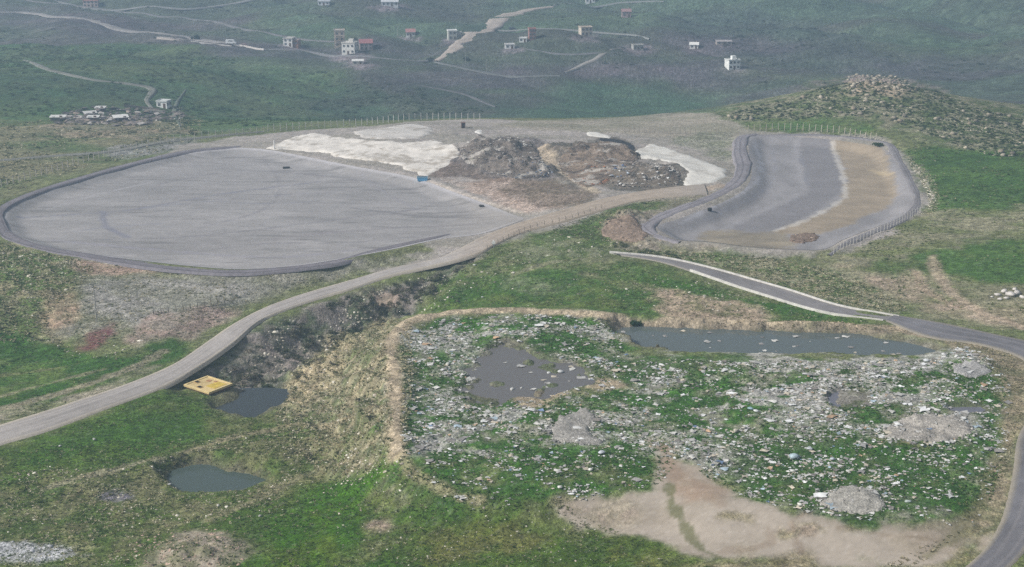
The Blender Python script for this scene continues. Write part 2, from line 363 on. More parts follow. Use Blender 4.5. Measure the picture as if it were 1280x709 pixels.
# green slope below the dirt road
reg([(505,392),(530,360),(575,335),(620,312),(700,288),(760,285),(765,318),(860,346),(960,378),(1085,402),(1000,412),(900,408),(760,392),(620,384)], (84,106,58), (122,124,92), 8, .45, 1, 3, 7)
reg([(690,300),(760,312),(700,325),(620,318)], (136,138,112), (96,112,70), 3, .5, .7)
reg([(540,385),(560,360),(600,355),(700,345),(780,352),(830,376),(840,390),(700,386)], (68,100,42), (96,112,60), 7, .4, .9, 3, 8)
reg([(790,335),(860,352),(940,375),(1080,398),(1060,406),(980,395),(900,372),(820,358)], (70,104,42), (92,108,58), 6, .35, 1, 2, 4)
reg([(815,362),(850,360),(900,372),(950,388),(960,404),(860,402),(825,385)], (176,156,136), (128,122,92), 5, .45, .9, 2, 6)
blob(670,362,30,10, (140,142,124), (100,116,76), 3, .5, .6)
reg([(800,314),(900,316),(980,325),(1060,345),(1130,380),(1115,396),(1040,378),(960,354),(900,334)], (96,112,72), (146,142,118), 3.5, .5, 1, 2, 4)
# lower left
reg([(-200,300),(0,305),(60,312),(110,330),(105,350),(60,400),(90,420),(40,425),(0,400),(-200,420)], (92,112,66), (142,136,108), 6, .45, 1, 3, 6)
reg([(95,322),(200,334),(300,345),(430,334),(540,318),(520,325),(400,352),(330,376),(260,400),(200,425),(130,420),(70,420),(60,400),(100,355)], (128,128,104), (150,146,132), 7, .5, 1, 3, 6)
reg([(115,350),(250,345),(330,358),(300,380),(240,410),(190,410),(120,395)], (154,150,144), (138,136,124), 6, .5, .9, 3, 6, 2)
reg([(100,326),(190,336),(180,345),(120,342)], (170,144,128), (150,134,116), 5, .5, .9)
reg([(75,372),(105,345),(112,352),(85,395),(70,400)], (176,150,128), (150,136,112), 4, .5, .9)
reg([(180,400),(260,385),(280,400),(230,432),(160,428)], (166,144,134), (146,134,122), 5, .5, .85)
reg([(100,430),(120,414),(140,412),(134,430),(116,442),(100,442)], (122,72,78), (122,92,84), 2.5, .38, .95, 2, 4)
reg([(-200,415),(0,410),(60,425),(110,448),(180,440),(225,432),(200,458),(100,492),(0,522),(-200,560)], (64,98,42), (94,112,62), 8, .4, 1, 3, 6)
reg([(-200,560),(0,515),(100,488),(180,458),(205,458),(110,500),(0,538),(-200,600)], (150,142,124), (112,116,84), 4, .45, .95, 2, 4, 2)
# ravine with dark scrub
reg([(225,470),(290,440),(335,405),(400,380),(450,366),(520,345),(600,318),(560,350),(520,385),(470,405),(430,425),(390,460),(360,490),(300,492),(240,478)], (88,96,78), (132,124,118), 3.5, .5, 1, 2, 5)
reg([(310,440),(370,425),(380,450),(350,480),(300,490),(290,460)], (140,128,122), (100,98,88), 3, .5, .7, 2, 5)
blob(488,372,14,10, (172,152,138), (140,128,112), 3, .4, .8)
# bank of the dump
reg([(350,500),(400,440),(430,420),(470,405),(495,405),(520,440),(505,500),(505,580),(470,580),(420,590),(370,575),(350,530)], (156,147,120), (106,112,80), 2.5, .5, 1, 2, 4)
reg([(360,498),(400,445),(440,418),(440,440),(400,490),(370,520)], (178,163,134), (150,142,112), 3, .45, .9, 2, 4)
# foreground
reg([(-200,600),(0,560),(100,528),(240,480),(300,520),(370,520),(400,590),(500,580),(700,600),(860,640),(1000,720),(1000,900),(-200,900)], (78,102,46), (112,116,78), 9, .45, 1, 3, 6)
reg([(0,590),(80,545),(180,520),(250,515),(260,540),(200,565),(100,585),(0,610)], (66,98,36), (84,108,46), 8, .4, .95, 4, 7)
reg([(250,550),(330,538),(380,545),(330,570),(260,572)], (68,100,38), (92,108,54), 5, .4, .9, 3, 5)
reg([(300,709),(320,660),(370,625),(440,590),(490,600),(460,650),(470,690),(540,709),(500,900),(280,900)], (66,102,28), (88,108,40), 12, .4, 1, 4, 8)
reg([(560,660),(680,655),(780,685),(860,705),(840,900),(520,900),(540,700)], (74,98,38), (104,106,58), 9, .45, .95, 4, 8)
reg([(-50,640),(60,600),(180,580),(300,545),(400,530),(440,560),(340,620),(260,650),(160,690),(60,709),(-50,720)], (124,122,88), (86,104,56), 4, .5, .8, 3, 7)
reg([(180,709),(200,668),(240,660),(290,665),(300,690),(270,720)], (172,158,144), (130,126,102), 3, .5, .85, 2, 5, calm=.5)
reg([(-50,684),(30,679),(80,683),(98,692),(70,702),(-50,706)], (182,182,186), (150,150,146), 2.5, .45, .9, 1, 3)
blob(146,620,20,7, (132,126,138), (110,110,104), 2, .5, .9, soft=1, rag=3)
reg([(450,615),(500,590),(520,620),(500,640),(460,640)], (140,132,112), (104,112,70), 3, .5, .8)
blob(470,657,14,8, (168,148,132), (130,124,96), 3, .5, .9)
# the dump
reg([(505,580),(500,500),(510,440),(530,405),(620,392),(760,398),(780,430),(800,445),(1000,450),(1160,450),(1200,440),(1255,470),(1262,520),(1245,600),(1215,655),(1150,652),(1050,648),(960,632),(900,608),(850,575),(830,600),(790,612),(690,625),(600,622)], (66,104,44), (140,140,122), 5, .40, 1, 2, 6)
MATS = set()
GREY = [(640,418,125,20,.75),(690,530,75,22,.75),(590,480,50,35,.5),(560,545,55,18,.7),(920,475,120,32,.75),(1060,475,115,30,.75),(1000,520,90,28,.55),(1165,530,70,22,.9),(880,572,60,14,.7),(1065,625,58,14,.9),(1190,452,70,16,.7),(740,455,45,22,.4),(950,590,50,12,.35),(750,520,90,20,.5),(830,545,70,14,.55),(1090,575,120,12,.3),(540,500,28,26,.5)]
for (u, v, ru, rv, o) in GREY: MATS.add(len(REG)); blob(u, v, ru * 1.15, rv * 1.2, (176,173,167), (146,144,134), 1.6, .4, min(1, o * 1.15), 3, 7)
reg([(760,430),(790,440),(900,446),(940,452),(830,480),(760,470),(740,450)], (62,94,44), (104,114,78), 4, .4, .8)
reg([(1180,458),(1225,458),(1250,485),(1230,505),(1190,495)], (66,100,40), (98,112,66), 4, .35, .9)
reg([(900,560),(1000,545),(1130,550),(1215,570),(1220,640),(1110,650),(1000,632),(930,600)], (56,92,36), (96,112,66), 4, .35, .75)
reg([(640,495),(700,487),(760,475),(785,485),(700,500),(650,508)], (178,160,136), (140,132,106), 3, .4, .9, 1.5, 4)
reg([(525,590),(700,570),(800,575),(810,610),(690,622),(600,640),(540,630)], (60,96,36), (110,118,80), 4, .4, .8)
blob(1160,548,28,7, (172,150,128), (150,138,116), 3, .4, .8)
# dirt in front of the dump
reg([(692,650),(700,625),(790,614),(832,602),(812,556),(838,552),(862,586),(905,612),(965,638),(1050,651),(1150,656),(1222,655),(1235,662),(1200,700),(1100,704),(980,706),(900,702),(860,690),(800,672),(720,656)], (174,163,150), (160,149,135), 7, .45, 1, 1.2, 4, 2, 1.0)
reg([(812,556),(838,552),(862,586),(890,608),(850,622),(828,600)], (154,130,110), (168,150,130), 4, .4, .7, calm=.9)
blob(930,645,26,6, (150,140,110), (120,112,80), 2, .5, .8, soft=1, rag=3)
blob(1010,668,35,7, (136,128,94), (160,142,122), 2.5, .5, .7, soft=1, rag=4)
reg([(1100,665),(1180,662),(1215,672),(1180,690),(1100,680)], (166,152,136), (152,140,122), 4, .5, .7, calm=.8)
reg([(1150,712),(1180,695),(1215,672),(1240,640),(1225,690),(1200,709)], (130,124,92), (100,106,70), 3, .5, .9, 1.5, 4)
reg([(700,632),(760,625),(780,650),(740,658)], (150,140,116), (170,152,136), 3, .5, .6)
reg([(840,700),(960,704),(1000,709),(1000,760),(820,760)], (124,116,84), (150,136,114), 4, .5, .8)
# rim track on the right
reg([(1160,414),(1250,425),(1290,450),(1286,520),(1268,560),(1262,600),(1250,650),(1215,670),(1225,640),(1245,580),(1255,520),(1245,470),(1200,440)], (158,144,120), (128,124,96), 4, .45, .95, 1.5, 3.5)
# shore of the long pond
reg([(745,400),(770,394),(900,402),(1000,408),(1150,408),(1180,425),(1080,417),(1000,413),(900,409),(800,408),(768,412)], (170,152,132), (136,130,104), 3, .45, .9, 1, 2)
LINES = [  # worn tracks: px line, half width m, colour, opacity
 ([(1190,414),(1100,409),(900,402),(760,394),(700,390),(620,387),(560,390),(520,398),(497,412),(488,432),(492,460),(496,500),(495,540),(498,568)], 1.5, (178,162,138), .95),
 ([(498,568),(520,592),(560,615),(600,625)], .8, (150,140,112), .7), ([(488,432),(470,450),(440,500)], .6, (160,146,116), .5),
 ([(836,606),(842,632),(856,660),(880,688),(918,704)], .55, (100,102,66), .75),
 ([(0,512),(80,490),(150,466),(205,440)], 1.2, (150,140,120), .8), ([(0,496),(60,480),(130,462)], .6, (140,134,108), .7),
 ([(230,566),(300,545),(370,530),(440,520)], .9, (158,146,120), .7), ([(60,610),(130,590),(200,575)], .9, (158,150,126), .7), ([(260,650),(320,625),(390,592),(440,574)], .9, (140,134,104), .7),
 ([(0,470),(60,462),(110,452)], .5, (130,128,96), .6), ([(640,345),(680,330),(740,322)], .7, (140,136,108), .6), ([(1240,585),(1225,630),(1195,668),(1160,695)], .9, (120,116,84), .6),
 ([(1010,640),(990,655),(1000,690)], .5, (140,124,108), .6), ([(900,690),(960,680),(960,660)], .4, (150,134,118), .5), ([(1050,660),(1100,668),(1170,676)], .5, (140,126,108), .6),
 ([(690,205),(705,215),(725,228),(745,240)], 1.6, (186,172,152), .95), ([(676,185),(690,205)], 2.5, (176,160,140), .8),
 ([(528,222),(560,236),(600,250),(650,266)], .8, (196,184,172), .8), ([(905,232),(880,236),(855,240)], 1.6, (176,158,140), .8),
 ([(1165,320),(1175,350),(1215,385),(1280,410)], 1.4, (180,160,140), .7), ([(1145,340),(1160,365),(1200,385)], 1.0, (180,158,138), .6)]

def paint(X, Y, only=None):
    shp = X.shape; X = X.ravel(); Y = Y.ravel()
    n1 = fbm(X, Y, 14, 4, 2)
    calm = np.zeros(len(X))
    col = lin((96,110,68))[None] * (1 - n1[:, None]) + lin((126,124,94))[None] * n1[:, None]
    for gi, (pl, a, b, scale, bias, op, soft, rag, st) in enumerate(REG):
        wp = REGW[gi]
        lo = wp.min(0) - soft - rag; hi = wp.max(0) + soft + rag
        ii = np.where((X > lo[0]) & (X < hi[0]) & (Y > lo[1]) & (Y < hi[1]))[0]
        if not len(ii): continue
        x, y = X[ii], Y[ii]
        d = sdf(wp, x, y)
        k = d > -(soft + rag)
        ii, x, y, d = ii[k], x[k], y[k], d[k]
        if not len(ii): continue
        d = d + (fbm(x, y, max(4, rag * 1.4), 4, gi % 17) - .5) * 2 * rag
        m = sstep(-soft, soft, d) * op
        if gi in MATS: m = m * sstep(.44, .56, fbm(x / 1.5, y, 5.5, 4, 101, .7))
        q = fbm(x / st, y, scale, 4, 50 + gi % 23, .65)
        q = sstep(.36, .64, q + bias - .5)[:, None]
        c = lin(a)[None] * (1 - q) + lin(b)[None] * q
        col[ii] = col[ii] * (1 - m[:, None]) + c * m[:, None]
        calm[ii] = calm[ii] * (1 - m) + CALM[gi] * m
    for li, (pl, hw, c, op) in enumerate(LINES):
        d = ldist(LINEW[li], X, Y, hw + 3)
        ii = np.where(d < hw + 3)[0]
        x, y = X[ii], Y[ii]
        m = (1 - sstep(hw * .6, hw * 1.5, d[ii] + (fbm(x, y, 3, 3, li) - .5) * 2.0)) * op
        col[ii] = col[ii] * (1 - m[:, None]) + lin(c)[None] * m[:, None]
    v = fbm(X, Y, 1.6, 3, 77, .75); v2 = fbm(X / 1.6, Y, 9, 4, 78, .7)
    col = col * (1 + (0.42 + 0.7 * v + .46 * v2 - 1) * (1 - .75 * calm))[:, None]
    gw = np.clip((col[:, 1] / col[:, 0] - 1.0) * 4, 0, 1)[:, None]
    col = col * (1 - gw + gw * np.array([.94, .94, .80]))
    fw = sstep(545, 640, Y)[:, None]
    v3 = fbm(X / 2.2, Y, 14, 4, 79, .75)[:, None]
    col = col * (1 - fw + fw * (.45 + .75 * v3) * np.array([.98, .90, 1.10]))  # mottles far ground and tints it bluer, distance haze put into its colour
    col = col * (1 + (.70 + .60 * rng.random((len(X), 1)) ** 1.2 - 1) * (1 - .8 * calm[:, None])) + (rng.random((len(X), 1)) > .93) * .045 * (Y < 420)[:, None]
    paint.calm = calm
    return col.reshape(shp + (3,))
REGW = [smooth_line(G(r[0]), 3, True) for r in REG]
LINEW = [smooth_line(G(l[0]), 5) for l in LINES]
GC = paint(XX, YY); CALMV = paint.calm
# grey mud by the ponds
for k, (poly, lv) in PW.items():
    d = sdf_box(poly, XX, YY, 5)
    m = (sstep(-2.2, .2, d) * .6)[..., None]
    GC = GC * (1 - m) + lin((112,104,92)) * m
print('paint', time.time() - T0)

# ------------------------------------------------------------------ materials
def new_mat(name):
    m = bpy.data.materials.new(name); m.use_nodes = True
    nt = m.node_tree; bs = nt.nodes['Principled BSDF']
    return m, nt, bs
def mat(name, c, rough=.85, var=.25, scale=3.0, spec=.3, metal=0.0, bump=0.0, srgb=True):
    m, nt, bs = new_mat(name)
    rgb = tuple(lin(c)) if srgb else c
    bs.inputs['Roughness'].default_value = rough; bs.inputs['Metallic'].default_value = metal
    bs.inputs['Specular IOR Level'].default_value = spec
    tc = nt.nodes.new('ShaderNodeTexCoord'); nz = nt.nodes.new('ShaderNodeTexNoise')
    nz.inputs['Scale'].default_value = scale; nz.inputs['Detail'].default_value = 6
    nt.links.new(tc.outputs['Object'], nz.inputs['Vector'])
    rp = nt.nodes.new('ShaderNodeValToRGB')
    rp.color_ramp.elements[0].position = .3; rp.color_ramp.elements[1].position = .7
    rp.color_ramp.elements[0].color = tuple(x * (1 - var) for x in rgb) + (1,)
    rp.color_ramp.elements[1].color = tuple(min(1, x * (1 + var)) for x in rgb) + (1,)
    nt.links.new(nz.outputs['Fac'], rp.inputs['Fac']); nt.links.new(rp.outputs['Color'], bs.inputs['Base Color'])
    if bump:
        bp = nt.nodes.new('ShaderNodeBump'); bp.inputs['Strength'].default_value = bump; bp.inputs['Distance'].default_value = .2
        nt.links.new(nz.outputs['Fac'], bp.inputs['Height']); nt.links.new(bp.outputs['Normal'], bs.inputs['Normal'])
    return m
def attr_mat(name, rough=.95, spec=.1, layers=((2.2, .55),), bump=.6, bump_scale=1.4, dist=.25, calm=False):
    m, nt, bs = new_mat(name)
    bs.inputs['Roughness'].default_value = rough; bs.inputs['Specular IOR Level'].default_value = spec
    at = nt.nodes.new('ShaderNodeAttribute'); at.attribute_name = 'Col'
    tc = nt.nodes.new('ShaderNodeTexCoord')
    cur = at.outputs['Color']
    for sc, amt in layers:
        nz = nt.nodes.new('ShaderNodeTexNoise'); nz.inputs['Scale'].default_value = sc; nz.inputs['Detail'].default_value = 4; nz.inputs['Roughness'].default_value = .65
        nt.links.new(tc.outputs['Object'], nz.inputs['Vector'])
        mr = nt.nodes.new('ShaderNodeMapRange'); mr.inputs['From Min'].default_value = .3; mr.inputs['From Max'].default_value = .7
        mr.inputs['To Min'].default_value = 1 - amt; mr.inputs['To Max'].default_value = 1 + amt
        nt.links.new(nz.outputs['Fac'], mr.inputs['Value'])
        mx = nt.nodes.new('ShaderNodeVectorMath'); mx.operation = 'SCALE'
        val = mr.outputs['Result']
        if calm:                               # trodden bare soil varies less than turf
            ca = nt.nodes.new('ShaderNodeAttribute'); ca.attribute_name = 'Calm'
            ml = nt.nodes.new('ShaderNodeMix'); ml.inputs[3].default_value = 1.0
            nt.links.new(ca.outputs['Fac'], ml.inputs[0]); nt.links.new(val, ml.inputs[2]); val = ml.outputs[0]
        nt.links.new(cur, mx.inputs[0]); nt.links.new(val, mx.inputs['Scale'])
        cur = mx.outputs['Vector']
    nt.links.new(cur, bs.inputs['Base Color'])
    if bump:
        nb = nt.nodes.new('ShaderNodeTexNoise'); nb.inputs['Scale'].default_value = bump_scale; nb.inputs['Detail'].default_value = 5
        nt.links.new(tc.outputs['Object'], nb.inputs['Vector'])
        bp = nt.nodes.new('ShaderNodeBump'); bp.inputs['Strength'].default_value = bump; bp.inputs['Distance'].default_value = dist
        if calm:
            mb = nt.nodes.new('ShaderNodeMath'); mb.operation = 'MULTIPLY_ADD'; mb.inputs[1].default_value = -.92 * bump; mb.inputs[2].default_value = bump
            nt.links.new(ca.outputs['Fac'], mb.inputs[0]); nt.links.new(mb.outputs[0], bp.inputs['Strength'])
        nt.links.new(nb.outputs['Fac'], bp.inputs['Height']); nt.links.new(bp.outputs['Normal'], bs.inputs['Normal'])
    return m

def np_mesh(name, V, F, C=None, smooth=False):
    """V (n,3), F list of equal-size faces (m,k); C per-vertex colour."""
    me = bpy.data.meshes.new(name)
    V = np.ascontiguousarray(V, np.float32); F = np.ascontiguousarray(F, np.int32)
    m, k = F.shape
    me.vertices.add(len(V)); me.vertices.foreach_set('co', V.ravel())
    me.loops.add(m * k); me.loops.foreach_set('vertex_index', F.ravel())
    me.polygons.add(m); me.polygons.foreach_set('loop_start', np.arange(0, m * k, k, dtype=np.int32))
    try: me.polygons.foreach_set('loop_total', np.full(m, k, np.int32))
    except Exception: pass
    if smooth: me.polygons.foreach_set('use_smooth', np.ones(m, bool))
    me.update(calc_edges=True)
    if C is not None:
        a = me.attributes.new('Col', 'FLOAT_COLOR', 'POINT')
        a.data.foreach_set('color', np.concatenate([C, np.ones((len(C), 1))], 1).astype(np.float32).ravel())
    return me
def link(name, me, m=None, parent=None, kind=None, label=None, cat=None, group=None, loc=None):
    o = bpy.data.objects.new(name, me); COL.objects.link(o)
    if m and me is not None and not me.materials: me.materials.append(m)
    if parent: o.parent = parent
    if kind: o['kind'] = kind
    if label: o['label'] = label
    if cat: o['category'] = cat
    if group: o['group'] = group
    if loc is not None: o.location = loc
    return o

M_ground = attr_mat('ground_soil_and_grass', layers=((.5, .30), (1.6, .40), (4.5, .35)), bump=.9, bump_scale=2.2, dist=.35, calm=True)
ny, nx = XX.shape
under = np.zeros_like(ZZ)
for k in BW: under = np.maximum(under, sstep(.6, 1.8, basin_d[k]))
for k in RL:
    A, B, z, l = RL[k]; M = (A + B) / 2; hw = np.sqrt(((A - B) ** 2).sum(1)).min() / 2
    under = np.maximum(under, .5 * (1 - sstep(hw - 1.6, hw - .4, ldist(M, XX, YY, hw + 4))))
V = np.stack([XX, YY, ZZ - under * .5], -1).reshape(-1, 3)
idx = np.arange(ny * nx).reshape(ny, nx)
F = np.stack([idx[:-1, :-1], idx[:-1, 1:], idx[1:, 1:], idx[1:, :-1]], -1).reshape(-1, 4)
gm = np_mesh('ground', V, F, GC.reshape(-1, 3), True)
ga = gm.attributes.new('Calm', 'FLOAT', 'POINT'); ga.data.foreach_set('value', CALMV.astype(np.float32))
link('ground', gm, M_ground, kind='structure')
print('ground', len(V), time.time() - T0)

# ------------------------------------------------------------------ draped sheets
def inside(poly, x, y): return sdf(poly, x, y) > 0
def drape(name, poly, step, lift, colf, m, zf=None, skirt=0.0, **kw):
    poly = np.asarray(poly, float)
    lo, hi = poly.min(0), poly.max(0)
    gx, gy = np.meshgrid(np.arange(lo[0], hi[0], step), np.arange(lo[1], hi[1], step))
    gx = gx.ravel() + rng.uniform(-.2, .2, gx.size) * step; gy = gy.ravel() + rng.uniform(-.2, .2, gy.size) * step
    k = sdf(poly, gx, gy) > step * .5
    P2 = np.concatenate([poly, np.stack([gx[k], gy[k]], -1)])
    n = len(poly)
    res = geometry.delaunay_2d_cdt([Vector(p) for p in P2], [(i, (i + 1) % n) for i in range(n)], [], 1, 1e-4)
    v = np.array([(a.x, a.y) for a in res[0]]); f = np.array([t for t in res[2] if len(t) == 3])
    z = (zf or hz)(v[:, 0], v[:, 1]) + lift
    c = colf(v[:, 0], v[:, 1])
    V3 = np.column_stack([v, z])
    if skirt:                                  # turn the edge down into the ground
        d = sdf(poly, v[:, 0], v[:, 1]); V3[d < .02, 2] -= skirt
    me = np_mesh(name, V3, f, c, True)
    return link(name, me, m, **kw)

def floor_left(x, y):
    n = fbm(x / 4, y, 5, 4, 3); n2 = fbm(x, y, 26, 3, 6); n3 = fbm(x / 2, y, 1.4, 3, 7, .7)
    c = lin((153,149,148))[None] * (.60 + .34 * n + .28 * n2 + .2 * n3)[:, None]
    s1 = sstep(.60, .74, fbm(x / 9, y, 2.2, 3, 23, .7)); s2 = sstep(.60, .72, fbm(x / 7 + 5, y, 3.0, 3, 24, .7))
    c = c * (1 - .26 * s1 + .12 * s2)[:, None]
    # liner seams
    s = np.sin((y * .96 + x * .12 + (fbm(x, y, 40, 2, 8) - .5) * 14) / 3.1)
    c = c * (1 - .05 * sstep(.86, .99, s))[:, None]
    for li, (l, hw, cc, op) in enumerate(BL_LINES):
        d = ldist(BLW[li], x, y, 6)
        m = (1 - sstep(hw * .6, hw * 2.0, d + (fbm(x, y, 4, 2, li) - .5) * 1.4)) * op * (.35 + .9 * fbm(x, y, 14, 3, 60 + li))
        c = c * (1 - m[:, None]) + lin(cc)[None] * m[:, None]
    # the eastern end is dusted with soil
    m = (sstep(-24, 6, x + (fbm(x, y, 9, 3, 12) - .5) * 16) * .55)[:, None]
    c = c * (1 - m) + lin((166,158,150)) * m
    d = sdf(BW['left'], x, y)
    m = ((1 - sstep(.8, 2.2, d)) * sstep(10, -15, x) * .8)[:, None]
    return c * (1 - m) + lin((190,186,188)) * m
BL_LINES = [([(25,272),(100,268),(160,263),(220,253),(290,241),(370,231),(400,227)], .5, (134,132,140), 1.0), ([(170,262),(220,256),(270,252),(330,255),(400,252)], .5, (138,136,142), .9), ([(128,265),(132,282),(142,289),(158,297)], .7, (134,132,140), 1.0),
            ([(90,290),(140,284),(200,280)], .4, (146,144,150), .8), ([(270,250),(420,240)], .4, (146,142,148), .75), ([(60,300),(200,313),(340,322),(450,312)], .5, (152,148,154), .75), ([(340,300),(400,292),(500,285),(590,280)], .6, (146,140,142), .8), ([(450,215),(480,240),(520,262)], .5, (150,146,150), .75),
 ([(200,230),(300,214),(420,222),(520,238)], .5, (128,124,128), .7), ([(120,300),(240,296),(380,280),(520,262)], .45, (130,126,130), .7), ([(230,318),(330,305),(430,304),(520,296)], .4, (134,130,132), .7), ([(440,260),(520,270),(600,272)], .5, (126,122,124), .7), ([(60,262),(120,244),(190,228)], .4, (176,172,174), .6), ([(330,200),(350,230),(330,262),(250,285)], .4, (132,128,132), .55)]
BLW = [smooth_line(G(l[0]), 4) for l in BL_LINES]
BR = {k: smooth_line(G(v), 3, True) for k, v in {
 'tan': [(1046,174),(1085,178),(1106,188),(1116,215),(1124,240),(1108,258),(1078,273),(1035,290),(1000,294),(985,292),(968,290),(1006,276),(1054,248),(1054,211),(1042,185)],
 'dark': [(998,175),(1040,176),(1048,210),(1050,240),(1005,272),(966,288),(925,290),(905,289),(960,262),(1004,240),(1004,205)],
 'muck': [(878,292),(930,291),(970,292),(992,300),(985,311),(930,311),(885,303)]}.items()}
BR_LINES = [([(1041,178),(1047,200),(1053,218),(1057,243),(1040,258),(1006,276),(968,289)], .8, (204,198,190), .6), ([(996,178),(998,205),(1006,232),(1000,243),(940,270),(905,287)], 1.3, (168,164,166), .35),
            ([(1001,195),(1010,230)], .5, (132,130,136), .7), ([(964,175),(968,220),(940,248),(880,276)], .5, (146,144,150), .5), ([(1088,213),(1112,218)], 1.2, (190,172,140), .6), ([(945,180),(950,215),(930,240),(850,280)], .6, (182,180,186), .6)]
BRW = [smooth_line(G(l[0]), 4) for l in BR_LINES]
def floor_right(x, y):
    n = fbm(x, y / 3, 5, 4, 3)
    c = lin((148,144,145))[None] * (.72 + .5 * n)[:, None]
    def mixp(c, key, col, soft, rag, op, v=.4):
        d = sdf(BR[key], x, y) + (fbm(x, y, 5, 3, 8) - .5) * 2 * rag
        m = (sstep(-soft, soft, d) * op)[:, None]
        q = (1 - v / 2 + v * fbm(x / 2, y, 4, 4, 19))[:, None]
        return c * (1 - m) + lin(col)[None] * q * m
    c = mixp(c, 'dark', (132,128,130), .8, .8, .9, .25)
    c = mixp(c, 'tan', (158,143,123), 1.0, 2.0, .95, .5)
    c = mixp(c, 'muck', (140,128,106), 1.5, 4.0, .75, 1.2)
    for li, (l, hw, cc, op) in enumerate(BR_LINES):
        d = ldist(BRW[li], x, y, 6)
        m = (1 - sstep(hw * .5, hw * 1.6, d + (fbm(x, y, 3, 3, li) - .5) * 2.4)) * op
        c = c * (1 - m[:, None]) + lin(cc)[None] * m[:, None]
    return c
M_liner = attr_mat('liner_sheet_grey', rough=.7, spec=.25, layers=((.35, .07), (2.0, .10)), bump=.25, bump_scale=.8, dist=.15)
for k, cf in (('left', floor_left), ('right', floor_right)):
    p = BW[k]
    drape('basin_floor', p, .85, .06, cf, M_liner, kind='structure')
print('basins', time.time() - T0)

# perimeter tracks of the basins
def ribbon(name, A, B, z, lift, colf, m, across=7, skirt=.7, crown=.06, **kw):
    n = len(A); t = np.linspace(0, 1, across)
    X = A[:, None, 0] * (1 - t) + B[:, None, 0] * t; Y = A[:, None, 1] * (1 - t) + B[:, None, 1] * t
    Z = z[:, None] + lift + crown * (1 - (2 * t[None] - 1) ** 2)
    D = (A - B) / (np.linalg.norm(A - B, axis=1)[:, None] + 1e-9)
    X = np.concatenate([A[:, :1] + D[:, :1] * skirt, X, B[:, :1] - D[:, :1] * skirt], 1)
    Y = np.concatenate([A[:, 1:] + D[:, 1:] * skirt, Y, B[:, 1:] - D[:, 1:] * skirt], 1)
    Z = np.concatenate([z[:, None] - .45, Z, z[:, None] - .45], 1)
    k = across + 2
    tt = np.concatenate([[0], t, [1]])[None].repeat(n, 0)
    C = colf(X.ravel(), Y.ravel(), tt.ravel())
    i = np.arange(n * k).reshape(n, k)
    F = np.stack([i[:-1, :-1], i[:-1, 1:], i[1:, 1:], i[1:, :-1]], -1).reshape(-1, 4)
    return link(name, np_mesh(name, np.stack([X, Y, Z], -1).reshape(-1, 3), F, C, True), m, **kw)
def offset(L, hw):
    T = np.gradient(L, axis=0); T /= np.linalg.norm(T, axis=1)[:, None] + 1e-9
    N = np.stack([-T[:, 1], T[:, 0]], -1)
    return L + N * hw, L - N * hw
def road_col(c, edge, tracks, tc):
    def f(x, y, t):
        base = lin(c)[None] * (.45 + .62 * fbm(x, y, 3.2, 4, 13, .75) + .48 * fbm(x, y, 18, 3, 14))[:, None]
        e = np.maximum(1 - sstep(.02, .14, t), sstep(.86, .98, t)) * .85
        e = e * (.5 + fbm(x, y, 4, 3, 15))
        base = base * (1 - e[:, None]) + lin(edge)[None] * e[:, None]
        for q in tracks:
            m = np.exp(-((t - q + (fbm(x, y, 30, 2, 17) - .5) * .1) / .04) ** 2) * .75
            base = base * (1 - m[:, None]) + lin(tc)[None] * m[:, None]
        return base
    return f
_gr, _dr = road_col((160,154,150), (186,176,162), (.2, .33, .58, .72), (182,175,170)), road_col((172,158,144), (170,156,138), (.3, .6), (184,170,154))
def road_mix(x, y, t):
    m = sstep(-26, 10, x + (fbm(x, y, 12, 3, 18) - .5) * 20)[:, None]
    q = sstep(34, 66, x + (fbm(x, y, 8, 3, 19) - .5) * 14)[:, None] * .85
    return (_gr(x, y, t) * (1 - m) + _dr(x, y, t) * m) * (1 - q) + lin((160,152,145)) * q
M_road = attr_mat('road_gravel', rough=.9, spec=.15, layers=((.8, .08), (4.0, .14)), bump=.4, bump_scale=3, dist=.1)
RC = {'gravel_road': road_mix,
      'channel_road': road_col((132,128,128), (146,140,130), (.35, .65), (128,124,126)), 'asphalt_road': road_col((116,114,118), (150,142,128), (.3, .62), (136,132,134))}
for k, (A, B, z, lift) in RL.items():
    ribbon(k, A, B, z, lift, RC[k], M_road, across=15, kind='structure')
M_ditch = attr_mat('ditch_dark', rough=.85, layers=((1.2, .2),), bump=.5, bump_scale=2, dist=.1)
def line_path(name, pl, hw, c, m, lift=.12, wob=.25, kind='structure', step=1.5, edge=None, across=5, smoothz=3, skirt=.5, tr=(.35, .65), tcol=None):
    L = resample(smooth_line(G(pl), 6), step)
    z = hz(L[:, 0], L[:, 1])
    zp = np.pad(z, smoothz, mode='edge'); z = np.convolve(zp, np.ones(2 * smoothz + 1) / (2 * smoothz + 1), 'valid')
    w = hw * (1 + wob * 2 * (fbm(L[:, 0], L[:, 1], 9, 3, len(name)) - .5))[:, None]
    w = w * np.clip(np.minimum(np.arange(len(L)), np.arange(len(L))[::-1])[:, None] / 14 + .25, 0, 1)
    A, B = offset(L, w)
    return ribbon(name, A, B, z, lift, road_col(c, edge or c, tr, tcol or c), m, across=across, skirt=skirt, kind=kind)
line_path('perimeter_track', [(562,293),(520,303),(480,313),(430,325),(385,333),(340,338),(291,340.5),(230,337),(180,331),(120,322),(60,312),(20,300),(2,287),(-3,275),(0,263),(20,250),(60,235),(110,220),(160,206),(210,194),(250,187),(300,183)], 1.7, (128,123,128), M_ditch, lift=.16, smoothz=6, across=13, tr=(.12, .2, .85), tcol=(84,80,86))
